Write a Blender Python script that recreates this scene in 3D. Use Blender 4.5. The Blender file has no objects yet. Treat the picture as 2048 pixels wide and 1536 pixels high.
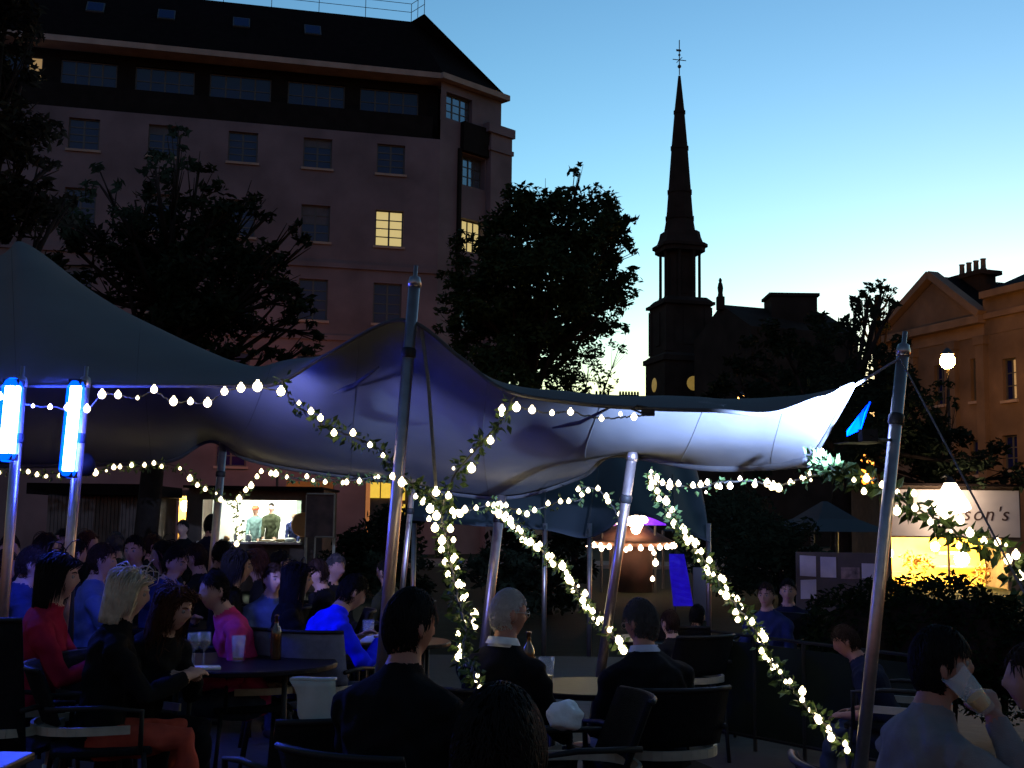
import bpy, bmesh, math, random
import numpy as np
from math import radians as R, sin, cos, pi, atan2, sqrt
from mathutils import Vector as V, Matrix, noise

# ------------------------------------------------------------------ camera, sky, exposure
SC = bpy.context.scene
COL = SC.collection
F, CX, CY, CAMH, HOR = 2472.0, 1024.0, 768.0, 1.55, 1050.0
PITCH = math.atan((HOR - CY) / F); ROLL = R(0.75)
cam = bpy.data.cameras.new("camera"); camo = bpy.data.objects.new("camera", cam); COL.objects.link(camo)
camo.location = (0, 0, CAMH); camo.rotation_euler = (Matrix.Rotation(pi / 2 + PITCH, 3, 'X') @ Matrix.Rotation(ROLL, 3, 'Z')).to_euler()
cam.sensor_width = 36.0; cam.lens = F / 2048 * 36.0; cam.clip_start = 0.05; cam.clip_end = 3000
SC.camera = camo
world = bpy.data.worlds.new("World"); SC.world = world; world.use_nodes = True
wn, wl = world.node_tree.nodes, world.node_tree.links
sky = wn.new("ShaderNodeTexSky"); sky.sky_type = 'NISHITA'; sky.sun_disc = False
sky.sun_elevation = R(-1.0); sky.sun_rotation = R(24); sky.air_density = 1.0; sky.dust_density = 0.5; sky.ozone_density = 3.0
wb = wn.new('ShaderNodeMix'); wb.data_type = 'RGBA'; wb.blend_type = 'MULTIPLY'; wb.inputs[0].default_value = 1.0   # camera white balance
wb.inputs[7].default_value = (1.279, 1.0, 0.425, 1)
gm = wn.new('ShaderNodeGamma'); gm.inputs[1].default_value = 1.6; wl.new(sky.outputs[0], gm.inputs[0]); wl.new(gm.outputs[0], wb.inputs[6])   # and tone curve
wl.new(wb.outputs[2], wn['Background'].inputs[0]); wn['Background'].inputs[1].default_value = 0.124
SC.view_settings.view_transform = 'Standard'; SC.view_settings.look = 'None'
SC.view_settings.gamma = 1.0; SC.view_settings.exposure = 5.55; LS = 0.11   # LS: lamp scale that goes with this exposure
SC.render.engine = 'CYCLES'
SC.cycles.max_bounces = 5; SC.cycles.diffuse_bounces = 2; SC.cycles.glossy_bounces = 2
SC.cycles.transmission_bounces = 4; SC.cycles.transparent_max_bounces = 6
SC.cycles.sample_clamp_indirect = 1.0; SC.cycles.caustics_reflective = False; SC.cycles.caustics_refractive = False
RNG = random.Random(7)

# ------------------------------------------------------------------ helpers
def P(px, py, d):
    """point at ground distance d seen in the direction of photo position px, py"""
    a, b = px - CX, py - CY; xu = (a * cos(ROLL) + b * sin(ROLL)) / F; yu = -(b * cos(ROLL) - a * sin(ROLL)) / F
    Y = cos(PITCH) - sin(PITCH) * yu; Z = sin(PITCH) + cos(PITCH) * yu
    k = d / Y
    return V((xu * k, d, CAMH + Z * k))

_m = {}
def mat(name, col, rough=0.8, var=0.25, scale=6.0, bump=0.0, metal=0.0, emit=None, estr=1.0, trans=0.0, spec=0.5, detail=4.0, bscale=None):
    if name in _m: return _m[name]
    m = bpy.data.materials.new(name); m.use_nodes = True; _m[name] = m
    n, l = m.node_tree.nodes, m.node_tree.links
    b = n['Principled BSDF']
    b.inputs['Roughness'].default_value = rough; b.inputs['Metallic'].default_value = metal
    b.inputs['Specular IOR Level'].default_value = spec
    if trans: b.inputs['Transmission Weight'].default_value = trans; b.inputs['IOR'].default_value = 1.4
    tc = n.new('ShaderNodeTexCoord')
    if var > 0:
        nz = n.new('ShaderNodeTexNoise'); nz.inputs['Scale'].default_value = scale; nz.inputs['Detail'].default_value = detail
        l.new(tc.outputs['Object'], nz.inputs['Vector'])
        mr = n.new('ShaderNodeMapRange'); mr.inputs[1].default_value = 0.25; mr.inputs[2].default_value = 0.75
        mr.inputs[3].default_value = 1 - var; mr.inputs[4].default_value = 1 + var
        l.new(nz.outputs['Fac'], mr.inputs[0])
        mx = n.new('ShaderNodeMix'); mx.data_type = 'RGBA'; mx.blend_type = 'MULTIPLY'; mx.inputs[0].default_value = 1.0
        mx.inputs[6].default_value = (*col, 1); l.new(mr.outputs[0], mx.inputs[7]); l.new(mx.outputs[2], b.inputs['Base Color'])
    else:
        b.inputs['Base Color'].default_value = (*col, 1)
    if bump > 0:
        nb = n.new('ShaderNodeTexNoise'); nb.inputs['Scale'].default_value = bscale or scale * 4; nb.inputs['Detail'].default_value = 6
        l.new(tc.outputs['Object'], nb.inputs['Vector'])
        bm = n.new('ShaderNodeBump'); bm.inputs['Strength'].default_value = bump; bm.inputs['Distance'].default_value = 0.02
        l.new(nb.outputs['Fac'], bm.inputs['Height']); l.new(bm.outputs[0], b.inputs['Normal'])
    if emit:
        b.inputs['Emission Color'].default_value = (*emit, 1); b.inputs['Emission Strength'].default_value = estr * LS
    return m

class MB:
    def __init__(s): s.v = []; s.f = []; s.mi = []; s.cur = 0
    def add(s, vs, fs):
        o = len(s.v); s.v += [tuple(x) for x in vs]
        for f in fs: s.f.append(tuple(i + o for i in f)); s.mi.append(s.cur)
    def obox(s, c, ax, ay, az):
        c, ax, ay, az = V(c), V(ax), V(ay), V(az)
        s.add([c + ax * i + ay * j + az * k for i in (-1, 1) for j in (-1, 1) for k in (-1, 1)],
              [(0, 1, 3, 2), (4, 6, 7, 5), (0, 4, 5, 1), (2, 3, 7, 6), (0, 2, 6, 4), (1, 5, 7, 3)])
    def box(s, x0, x1, y0, y1, z0, z1):
        s.obox(((x0 + x1) / 2, (y0 + y1) / 2, (z0 + z1) / 2), ((x1 - x0) / 2, 0, 0), (0, (y1 - y0) / 2, 0), (0, 0, (z1 - z0) / 2))
    def quad(s, a, b, c, d): s.add([a, b, c, d], [(0, 1, 2, 3)])
    def tube(s, pts, rad, n=8, caps=True):
        pts = [V(p) for p in pts]
        if not isinstance(rad, (list, tuple)): rad = [rad] * len(pts)
        vs = []; up = V((0, 0, 1)); prev = None
        for i, p in enumerate(pts):
            t = (pts[min(i + 1, len(pts) - 1)] - pts[max(i - 1, 0)])
            t = t.normalized() if t.length > 1e-9 else V((0, 0, 1))
            if prev is None:
                a = t.orthogonal().normalized()
            else:
                a = prev - t * prev.dot(t); a = a.normalized() if a.length > 1e-6 else t.orthogonal().normalized()
            prev = a; b = t.cross(a)
            for k in range(n):
                q = 2 * pi * k / n; vs.append(p + (a * cos(q) + b * sin(q)) * rad[i])
        fs = [(i * n + k, i * n + (k + 1) % n, (i + 1) * n + (k + 1) % n, (i + 1) * n + k) for i in range(len(pts) - 1) for k in range(n)]
        if caps:
            fs.append(tuple(reversed(range(n)))); fs.append(tuple(range((len(pts) - 1) * n, len(pts) * n)))
        s.add(vs, fs)
    def limb(s, pts, rad, n=10):
        """tube with rounded ends"""
        pts = [V(p) for p in pts]; rad = list(rad)
        a = (pts[0] - pts[1]).normalized(); b = (pts[-1] - pts[-2]).normalized()
        P0 = [pts[0] + a * rad[0] * q for q in (0.95, 0.7)]; P1 = [pts[-1] + b * rad[-1] * q for q in (0.7, 0.95)]
        s.tube(P0 + pts + P1, [rad[0] * .3, rad[0] * .72] + rad + [rad[-1] * .72, rad[-1] * .3], n)
    def lathe(s, c, prof, n=16, axis=None, cap=True):
        c = V(c); z = V(axis).normalized() if axis else V((0, 0, 1)); x = z.orthogonal().normalized() if axis else V((1, 0, 0)); y = z.cross(x)
        vs = [c + z * h + (x * cos(2 * pi * k / n) + y * sin(2 * pi * k / n)) * r for r, h in prof for k in range(n)]
        m = len(prof)
        fs = [(i * n + k, i * n + (k + 1) % n, (i + 1) * n + (k + 1) % n, (i + 1) * n + k) for i in range(m - 1) for k in range(n)]
        if cap: fs += [tuple(reversed(range(n))), tuple(range((m - 1) * n, m * n))]
        s.add(vs, fs)
    def ell(s, c, rx, ry, rz, nu=12, nv=8, mtx=None):
        vs = []; c = V(c)
        for j in range(nv + 1):
            t = pi * j / nv
            for i in range(nu):
                q = 2 * pi * i / nu
                p = V((rx * sin(max(t, .02) if j < nv else pi - .02) * cos(q), ry * sin(max(t, .02) if j < nv else pi - .02) * sin(q), rz * cos(t)))
                vs.append(c + (mtx @ p if mtx else p))
        fs = [(j * nu + i, (j + 1) * nu + i, (j + 1) * nu + (i + 1) % nu, j * nu + (i + 1) % nu) for j in range(nv) for i in range(nu)]
        fs += [tuple(range(nu)), tuple(reversed(range(nv * nu, nv * nu + nu)))]
        s.add(vs, fs)
    def mesh(s, name, mats, smooth=False):
        me = bpy.data.meshes.new(name); me.from_pydata(s.v, [], s.f)
        for m in (mats if isinstance(mats, (list, tuple)) else [mats]): me.materials.append(m)
        me.polygons.foreach_set('material_index', s.mi)
        if smooth: me.polygons.foreach_set('use_smooth', [True] * len(s.f))
        me.update(); return me
    def build(s, name, mats, parent=None, smooth=False, local=False):
        return link(name, s.mesh(name, mats, smooth), parent, local=local)

WM = {}
def link(name, data, parent=None, loc=None, rz=None, local=False):
    """world-space geometry unless local; parents never move their parts"""
    o = bpy.data.objects.new(name, data); COL.objects.link(o)
    if loc is not None: o.location = loc
    if rz is not None: o.rotation_euler = (0, 0, rz)
    W = Matrix.Translation(V(loc) if loc is not None else V((0, 0, 0))) @ Matrix.Rotation(rz or 0, 4, 'Z')
    if parent:
        o.parent = parent
        if local: W = WM[parent.name] @ W
        else: o.matrix_parent_inverse = WM[parent.name].inverted()
    WM[o.name] = W
    return o
def inpar(o, parent):
    o.parent = parent; o.matrix_parent_inverse = WM[parent.name].inverted(); return o
def tag(o, label, cat, group=None, kind=None):
    o['label'] = label; o['category'] = cat
    if group: o['group'] = group
    if kind: o['kind'] = kind
    return o
def empty(name, loc, label, cat, group=None, rz=0):
    o = link(name, None, None, loc, rz); o.empty_display_size = .1
    return tag(o, label, cat, group)
def copytree(o, parent=None):
    c = o.copy(); COL.objects.link(c); c.parent = parent
    for ch in list(o.children): copytree(ch, c)
    return c
def lerp(a, b, t): return a + (b - a) * t
def crom(p, t):
    """Catmull-Rom through list p at t in 0..len-1"""
    n = len(p); i = min(int(t), n - 2); f = t - i
    a, b, c, d = p[max(i - 1, 0)], p[i], p[i + 1], p[min(i + 2, n - 1)]
    return 0.5 * ((2 * b) + (c - a) * f + (2 * a - 5 * b + 4 * c - d) * f * f + (3 * b - a - 3 * c + d) * f ** 3)

# ------------------------------------------------------------------ materials
M_stone = mat('hotel_stone', (0.135, 0.108, 0.125), .9, .38, .45, .3, detail=8)
M_stone2 = mat('hotel_trim_stone', (0.30, 0.24, 0.20), .9, .2, 1.5, .2)
M_slate = mat('slate', (0.008, 0.005, 0.005), .95, .35, 3, .4, spec=.05)
M_darkclad = mat('dark_cladding', (0.011, 0.010, 0.010), .9, .3, 2, .2, spec=.1)
M_frame = mat('window_frame_paint', (0.05, 0.055, 0.06), .5, .15, 8)
M_glass = mat('dark_glass', (0.005, 0.010, 0.075), .08, 0, spec=.3)
M_blind = mat('window_blind', (.075, .08, .10), .8, .2, 3)
M_glass2 = mat('sky_glass', (0.25, 0.32, 0.4), .08, 0, metal=.8)  # mirror-like copy of the glass, brighter to give the corner panes reflected sky
M_litpane = mat('lit_blind_pane', (0.5, .45, .25), .6, .15, 1.2, emit=(1.0, .78, .30), estr=.105)
M_litdim = mat('lit_pane_dim', (0.4, .32, .18), .6, .25, 2, emit=(1.0, .62, .25), estr=.05)
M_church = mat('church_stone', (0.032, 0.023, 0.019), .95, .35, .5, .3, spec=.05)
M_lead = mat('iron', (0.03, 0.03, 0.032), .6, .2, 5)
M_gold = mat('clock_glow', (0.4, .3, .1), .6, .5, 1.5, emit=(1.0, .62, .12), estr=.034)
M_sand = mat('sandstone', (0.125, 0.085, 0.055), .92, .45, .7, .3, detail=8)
M_sand2 = mat('sandstone_trim', (0.17, 0.115, 0.075), .9, .25, 1.0, .2)
M_bark = mat('bark', (0.018, 0.013, 0.011), .95, .3, 5, .6, spec=.05)
M_leaf = mat('tree_leaf', (0.02, 0.034, 0.014), .9, .4, 2.5, spec=.05)
M_leaf2 = mat('tree_leaf_dark', (0.014, 0.02, 0.011), .9, .4, 2.5, spec=.03)
M_leaf3 = mat('tree_leaf_brown', (0.024, 0.021, 0.013), .9, .4, 2.5, spec=.03)
M_hedge = mat('hedge_leaf', (0.008, 0.015, 0.006), .95, .4, 6, spec=.03)
M_garl = mat('garland_leaf', (0.035, 0.065, 0.018), .6, .45, 25, spec=.2)
M_tent = mat('tent_fabric', (0.112, 0.114, 0.118), .97, .12, 1.2, .12, bscale=900, spec=.03)
M_hem = mat('tent_hem', (0.035, 0.035, 0.035), .85, .15, 12)
M_steel = mat('galvanised_pole', (0.30, 0.25, 0.24), .36, .15, 18, .05, metal=.85)
M_rope = mat('rope', (0.10, 0.095, 0.085), .9, .2, 60)
M_wire = mat('wire', (0.02, 0.022, 0.02), .7, 0)
M_bulb = mat('bulb', (0.9, .85, .7), .3, 0, emit=(1.0, .80, .42), estr=2.4)
M_bulb2 = mat('bulb_far', (0.9, .85, .7), .3, 0, emit=(1.0, .78, .40), estr=1.5)
M_tube = mat('blue_tube', (0.8, .85, .9), .3, 0, emit=(0.07, .11, 1.0), estr=62.0)
M_black = mat('black_plastic', (0.01, 0.01, 0.011), .6, .15, 20, spec=.2)
M_wicker = mat('black_weave', (0.007, 0.007, 0.008), .9, .3, 40, .5, bscale=180, spec=.1)
M_alu = mat('pale_rail', (0.30, 0.26, 0.20), .5, .2, 14)
M_table = mat('table_top', (0.004, 0.004, 0.007), .42, .3, 9, .08, spec=.14)
M_litsling = mat('blue_lit_sling', (0.14, 0.16, 0.25), .9, .15, 30, .3, bscale=300)  # grey fabric with the blue light on it put into the colour
M_white = mat('white_cloth', (0.62, 0.62, 0.62), .9, .1, 12, .2)
M_paper = mat('paper', (0.45, 0.36, 0.36), .9, .12, 9)
M_wood = mat('dark_timber', (0.075, 0.05, 0.038), .85, .35, 4, .3)
M_grass = mat('lawn', (0.012, 0.015, 0.009), .95, .4, 3, .5, spec=.05)
M_asph = mat('asphalt', (0.05, 0.05, 0.052), .9, .25, 3, .3)
M_clear = mat('drink_glass', (0.75, 0.78, 0.8), .08, 0, spec=1.0); M_clear.node_tree.nodes['Principled BSDF'].inputs['Alpha'].default_value = .2
M_beer = mat('beer', (0.75, 0.42, 0.08), .15, 0, trans=.25)
M_sodium = mat('sodium_lamp', (0.9, .7, .4), .3, 0, emit=(1.0, .42, .08), estr=95.0)

# ------------------------------------------------------------------ ground
mb = MB(); mb.quad((-900, -60, 0), (900, -60, 0), (900, 1600, 0), (-900, 1600, 0))
g = mb.build('ground', M_grass); g['kind'] = 'structure'
mb = MB(); mb.quad((-300, 46, .004), (300, 46, .004), (300, 56, .004), (-300, 56, .004))
g = mb.build('road', M_asph); g['kind'] = 'structure'
mb = MB(); mb.box(-300, 300, 45.85, 46, -.05, .13)
g = mb.build('kerb', M_stone2); g['kind'] = 'structure'
mb = MB(); mb.quad((-7, 1, .004), (7, 1, .004), (7, 15, .004), (-7, 15, .004))
g = mb.build('pavement', mat('paving', (.03, .028, .027), .8, .3, 2, .3)); g['kind'] = 'structure'

# ------------------------------------------------------------------ facade tool
class Facade:
    """vertical plane through ground points a, b; n points to the camera side"""
    def __init__(s, a, b):
        s.a = V((a[0], a[1], 0)); d = V((b[0] - a[0], b[1] - a[1], 0)); s.len = d.length; s.u = d.normalized()
        s.n = V((s.u.y, -s.u.x, 0))
        if s.n.dot(-s.a) < 0: s.n = -s.n
    def hit(s, px, py):
        q = P(px, py, 1.0); o = V((0, 0, CAMH)); r = q - o
        t = (s.a - o).dot(s.n) / r.dot(s.n); h = o + r * t
        return (h - s.a).dot(s.u), h.z
    def pt(s, u, z, n=0): return s.a + s.u * u + s.n * n + V((0, 0, z))
    def box(s, mb, u0, u1, z0, z1, n0, n1):
        mb.obox(s.pt((u0 + u1) / 2, (z0 + z1) / 2, (n0 + n1) / 2), s.u * ((u1 - u0) / 2), s.n * ((n1 - n0) / 2), V((0, 0, (z1 - z0) / 2)))
    def wall(s, mb, u0, u1, z0, z1, holes, depth=.28):
        us = sorted({u0, u1} | {h[0] for h in holes} | {h[1] for h in holes}); zs = sorted({z0, z1} | {h[2] for h in holes} | {h[3] for h in holes})
        us = [x for x in us if u0 <= x <= u1]; zs = [x for x in zs if z0 <= x <= z1]
        for i in range(len(us) - 1):
            for j in range(len(zs) - 1):
                cu, cz = (us[i] + us[i + 1]) / 2, (zs[j] + zs[j + 1]) / 2
                if any(h[0] < cu < h[1] and h[2] < cz < h[3] for h in holes): continue
                mb.quad(s.pt(us[i], zs[j]), s.pt(us[i + 1], zs[j]), s.pt(us[i + 1], zs[j + 1]), s.pt(us[i], zs[j + 1]))
        for h in holes:
            c = [(h[0], h[2]), (h[1], h[2]), (h[1], h[3]), (h[0], h[3])]
            for k in range(4):
                a, b = c[k], c[(k + 1) % 4]
                mb.quad(s.pt(*a), s.pt(*b), s.pt(*b, -depth), s.pt(*a, -depth))
    def window(s, parent, h, cols, rows, panem, depth=.2, bar=.05, sill=True, framem=None, name='window'):
        u0, u1, z0, z1 = h; framem = framem or M_frame
        mb = MB(); e = .07
        s.box(mb, u0, u0 + e, z0, z1, -depth - .04, -depth + .04); s.box(mb, u1 - e, u1, z0, z1, -depth - .04, -depth + .04)
        s.box(mb, u0 + e, u1 - e, z0, z0 + e, -depth - .04, -depth + .04); s.box(mb, u0 + e, u1 - e, z1 - e, z1, -depth - .04, -depth + .04)
        du = (u1 - u0 - 2 * e) / cols; dz = (z1 - z0 - 2 * e) / rows
        for i in range(1, cols): s.box(mb, u0 + e + du * i - bar, u0 + e + du * i + bar, z0 + e, z1 - e, -depth - .032, -depth + .032)
        for j in range(1, rows): s.box(mb, u0 + e, u1 - e, z0 + e + dz * j - bar * .6, z0 + e + dz * j + bar * .6, -depth - .028, -depth + .028)
        w = mb.build(name, framem, parent)
        for i in range(cols):
            for j in range(rows):
                mb = MB(); a = u0 + e + du * i; b = z0 + e + dz * j; q = .01
                mb.quad(s.pt(a, b, -depth), s.pt(a + du, b, -depth), s.pt(a + du, b + dz, -depth + RNG.uniform(-.006, .006)), s.pt(a, b + dz, -depth))
                pm = panem(i, j) if callable(panem) else panem
                mb.build('pane', pm, w)
        if sill:
            mb = MB(); s.box(mb, u0 - .1, u1 + .1, z0 - .12, z0, -.05, .1); mb.build('sill', M_stone2, w)
        return w

# ------------------------------------------------------------------ hotel block
A, B = (-38.0, 55.76), (-4.0, 64.0)
hot = empty('hotel_building', (-15, 62, 0), 'large stone hotel block with dark mansard roof and one lit window', 'building')
fa = Facade(A, B); C2 = (-0.8, 67.2); fc = Facade(B, C2)
def frect(fc_, x0, y0, x1, y1):
    u0, z1 = fc_.hit(x0, y0); u1, z0 = fc_.hit(x1, y1); return (u0, u1, z0, z1)
zband = fa.hit(870, 278)[1]; zattic0 = fa.hit(780, 222)[1]; zcorn = fa.hit(870, 160)[1]
cols_px = [8, 165, 325, 485, 635, 782]
holes = []; winlist = []
rowz = [(fa.hit(782, 289)[1], fa.hit(782, 348)[1])]
for (t, b) in ((421, 493), (567, 648), (716, 795), (862, 940)): rowz.append((fa.hit(782, t)[1], fa.hit(782, b)[1]))
for ci, cx in enumerate(cols_px):
    uc = fa.hit(cx, 320)[0]; hw = .74
    for ri, (zt, zb) in enumerate(rowz):
        h = (uc - hw, uc + hw, zb, zt); holes.append(h); winlist.append((ci, ri, h))
mb = MB(); fa.wall(mb, 0, fa.len, 0, zband, holes)
# string courses
for yy in (548, 690): 
    z = fa.hit(870, yy)[1]; fa.box(mb, 0, fa.len, z, z + .25, 0, .12)
mb.build('wall', M_stone, hot)
for ci, ri, h in winlist:
    lit = (ci == 5 and ri == 1); low = ri == 4 and ci in (4, 5)
    bl = RNG.choice((0, 0, 1, 1, 2)); fa.window(hot, h, 2, 4, M_litpane if (lit or low) else (lambda i, j, bl=bl: M_blind if j >= 4 - bl else M_glass), bar=.045)
# dark parapet band, attic storey set back, cornice
mb = MB(); fa.box(mb, 0, fa.len - .4, zband, zattic0 - .05, -.8, -.12); mb.build('parapet', M_darkclad, hot)
fb = Facade(tuple((fa.pt(0, 0, -.9)).xy), tuple(fa.pt(fa.len, 0, -.9).xy))
aholes = []
for x0, x1 in ((-30, 82), (118, 232), (268, 388), (418, 542), (575, 690), (720, 838)):
    u0 = fb.hit(x0, 200)[0]; u1 = fb.hit(x1, 200)[0]; aholes.append((u0, u1, zattic0, zcorn - .45))
mb = MB(); fb.wall(mb, 0, fb.len, zband - .2, zcorn, aholes); mb.build('attic_wall', M_darkclad, hot)
for k, h in enumerate(aholes):
    fb.window(hot, h, 4, 2, (lambda i, j: M_litdim if i == 3 else M_glass) if k == 0 else M_glass, bar=.04, sill=False, name='attic_window')
mb = MB()
fa.box(mb, 0, fa.len + .15, zcorn, zcorn + .3, -1.0, .35); fc.box(mb, -.25, fc.len + .25, zcorn - .004, zcorn + .304, -1.0, .45)
mb.build('cornice', M_stone2, hot)
# chamfered corner
ch = []
ch1 = frect(fc, 893, 196, 944, 236); ch1 = (ch1[0], ch1[1], zattic0, zcorn - .5)
u0 = fc.hit(920, 340)[0]; u1 = fc.hit(970, 340)[0]
rz = [(fc.hit(945, 312)[1], fc.hit(945, 374)[1]), (fc.hit(945, 440)[1], fc.hit(945, 505)[1]), (fc.hit(945, 590)[1], fc.hit(945, 660)[1])]
ch = [(u0, u1, b, t) for t, b in rz]
mb = MB(); fc.wall(mb, 0, fc.len, 0, zcorn, ch + [ch1], .5); mb.build('corner_wall', M_stone, hot)
for k, h in enumerate(ch): fc.window(hot, h, 4, 3, M_litpane if k == 1 else M_glass2, depth=.4, bar=.04, sill=False)
fc.window(hot, ch1, 3, 3, M_glass2, depth=.3, bar=.04, sill=False, name='attic_window')
mb = MB()
ua = fc.hit(972, 320)[0]; z1 = fc.hit(985, 272)[1]
fc.box(mb, ua, fc.len + .5, 0, z1, 0, .4); fc.box(mb, ua - .3, fc.len + .6, z1, z1 + .5, -.2, .55)
fc.box(mb, ua - .1, fc.len + .55, z1 - 1.0, z1 - .75, 0.1, .5)
mb.build('corner_pier', M_stone, hot)
mb = MB(); ub = fc.hit(915, 320)[0]; fc.box(mb, ub, u0 - .02, 4, zband - .2, 0, .18); fc.box(mb, u0 - .02, u1, zband - .3, zattic0, 0, .3)
mb.build('dark_recess_strip', M_darkclad, hot)  # raised dark strips put in for the shade of the corner recess
# mansard roof
pb = V((-.236, .972, 0)); outl = [fa.pt(0, 0, .2), fa.pt(fa.len + .1, 0, .2), fc.pt(fc.len + .15, 0, .25)]
outl += [outl[2] + pb * 22, outl[0] + pb * 25]
inner = [fa.pt(0, 0, -4.2), fa.pt(fa.len - 1.1, 0, -4.0), fc.pt(fc.len - 3.6, 0, -2.6)]
inner += [inner[2] + pb * 16, inner[0] + pb * 18]
ztop = fa.hit(760, 22)[1] * 1.045
mb = MB(); n5 = 5
vs = [p + V((0, 0, zcorn + .3)) for p in outl] + [p + V((0, 0, ztop)) for p in inner]
mb.add(vs, [(i, (i + 1) % 5, 5 + (i + 1) % 5, 5 + i) for i in range(5)] + [(5, 6, 7, 8, 9)])
roof = mb.build('roof', M_slate, hot)
for px in (328, 484, 632, 180):   # rooflights lying on the slope
    u = fa.hit(px, 40)[0]; t = .58
    c = lerp(fa.pt(u, zcorn + .3, .2), fa.pt(u, ztop, -4.1), t); sl = (fa.pt(u, ztop, -4.1) - fa.pt(u, zcorn + .3, .2)).normalized(); nn = fa.u.cross(sl).normalized()
    if nn.y > 0: nn = -nn
    mb = MB(); mb.obox(c + nn * .06, fa.u * .45, sl * .55, nn * .06); rl = mb.build('rooflight', M_frame, roof)
    mb = MB(); mb.obox(c + nn * .125, fa.u * .38, sl * .47, nn * .008); mb.build('pane', M_glass, rl)
mb = MB(); top = [p + V((0, 0, ztop)) for p in inner[:3]]
for k in range(2):
    a, b = top[k], top[k + 1]; n = max(2, int((b - a).length / 2.6))
    for i in range(n + 1):
        q = lerp(a, b, i / n); mb.tube([q, q + V((0, 0, 1.05))], .02, 5)
    for h in (.55, 1.05): mb.tube([a + V((0, 0, h)), b + V((0, 0, h))], .018, 5)
mb.build('roof_railing', M_lead, hot)

# ------------------------------------------------------------------ church
cd = 126.0; cc = P(1361, 1050, cd); k1 = cd / F
def cz(y): return P(1361, y, cd).z
chu = empty('church_tower', (cc.x, cd, 0), 'dark church tower with tall tapering spire and weathervane', 'church tower', rz=R(14))
def sq(mb, hw, z0, z1, hw1=None, n=4, rot=pi / 4):
    hw1 = hw if hw1 is None else hw1; q = 1 / cos(pi / n)
    vs = [(hw * q * cos(rot + 2 * pi * k / n), hw * q * sin(rot + 2 * pi * k / n), z0) for k in range(n)] + [(hw1 * q * cos(rot + 2 * pi * k / n), hw1 * q * sin(rot + 2 * pi * k / n), z1) for k in range(n)]
    mb.add(vs, [(k, (k + 1) % n, n + (k + 1) % n, n + k) for k in range(n)] + [tuple(range(n, 2 * n)), tuple(reversed(range(n)))])
def dchamf(mb, hw, z0, z1, c, hw1=None):
    hw1 = hw if hw1 is None else hw1; q = hw1 / hw
    r = [(hw, -hw + c), (hw, hw - c), (hw - c, hw), (-hw + c, hw), (-hw, hw - c), (-hw, -hw + c), (-hw + c, -hw), (hw - c, -hw)]
    vs = [(x, y, z0) for x, y in r] + [(x * q, y * q, z1) for x, y in r]
    mb.add(vs, [(k, (k + 1) % 8, 8 + (k + 1) % 8, 8 + k) for k in range(8)] + [tuple(range(8, 16)), tuple(reversed(range(8)))])
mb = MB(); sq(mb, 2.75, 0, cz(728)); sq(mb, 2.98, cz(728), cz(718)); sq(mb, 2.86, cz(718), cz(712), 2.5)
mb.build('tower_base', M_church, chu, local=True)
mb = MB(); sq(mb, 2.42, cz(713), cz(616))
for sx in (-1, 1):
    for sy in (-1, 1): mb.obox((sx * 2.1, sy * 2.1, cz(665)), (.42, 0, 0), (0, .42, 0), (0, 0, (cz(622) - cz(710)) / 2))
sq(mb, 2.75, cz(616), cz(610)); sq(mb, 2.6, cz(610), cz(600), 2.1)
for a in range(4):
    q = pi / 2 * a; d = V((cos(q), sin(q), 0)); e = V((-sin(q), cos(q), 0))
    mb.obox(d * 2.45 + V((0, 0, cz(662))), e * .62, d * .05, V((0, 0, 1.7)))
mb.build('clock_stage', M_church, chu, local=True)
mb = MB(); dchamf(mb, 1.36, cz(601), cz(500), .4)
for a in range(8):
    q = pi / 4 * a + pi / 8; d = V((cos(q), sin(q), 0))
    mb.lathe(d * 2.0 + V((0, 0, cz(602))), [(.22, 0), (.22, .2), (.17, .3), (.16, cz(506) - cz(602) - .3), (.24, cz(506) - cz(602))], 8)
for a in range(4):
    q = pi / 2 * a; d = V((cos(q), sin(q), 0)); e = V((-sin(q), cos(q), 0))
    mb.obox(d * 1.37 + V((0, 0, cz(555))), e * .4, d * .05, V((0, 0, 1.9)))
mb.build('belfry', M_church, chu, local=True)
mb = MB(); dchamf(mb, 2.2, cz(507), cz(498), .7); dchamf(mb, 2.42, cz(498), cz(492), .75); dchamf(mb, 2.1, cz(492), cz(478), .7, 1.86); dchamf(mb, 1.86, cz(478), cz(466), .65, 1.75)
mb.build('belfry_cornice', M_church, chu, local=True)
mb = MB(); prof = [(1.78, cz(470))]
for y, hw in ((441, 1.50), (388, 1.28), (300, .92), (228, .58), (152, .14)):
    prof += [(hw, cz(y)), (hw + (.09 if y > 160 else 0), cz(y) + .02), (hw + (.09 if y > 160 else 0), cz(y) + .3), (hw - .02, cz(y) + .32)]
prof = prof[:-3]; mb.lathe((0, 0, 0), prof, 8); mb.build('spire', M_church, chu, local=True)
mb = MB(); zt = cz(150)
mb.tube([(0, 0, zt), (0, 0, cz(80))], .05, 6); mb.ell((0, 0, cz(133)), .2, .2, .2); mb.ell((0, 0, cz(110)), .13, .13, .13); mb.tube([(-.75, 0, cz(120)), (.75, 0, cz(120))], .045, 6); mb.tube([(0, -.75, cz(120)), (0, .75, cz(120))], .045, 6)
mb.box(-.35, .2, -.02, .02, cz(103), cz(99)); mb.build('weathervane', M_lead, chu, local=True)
for q in (-pi / 2, pi):      # lit round windows low on the tower
    d = V((cos(q), sin(q), 0)); mb = MB(); mb.lathe(d * 2.72 + V((.35 if q == -pi / 2 else 0, .2 if q == pi else 0, cz(772))), [(.05, .06), (.62, .06), (.78, .02), (.78, -.02)], 18, axis=d)
    mb.build('round_window', M_gold, chu, local=True)
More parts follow.
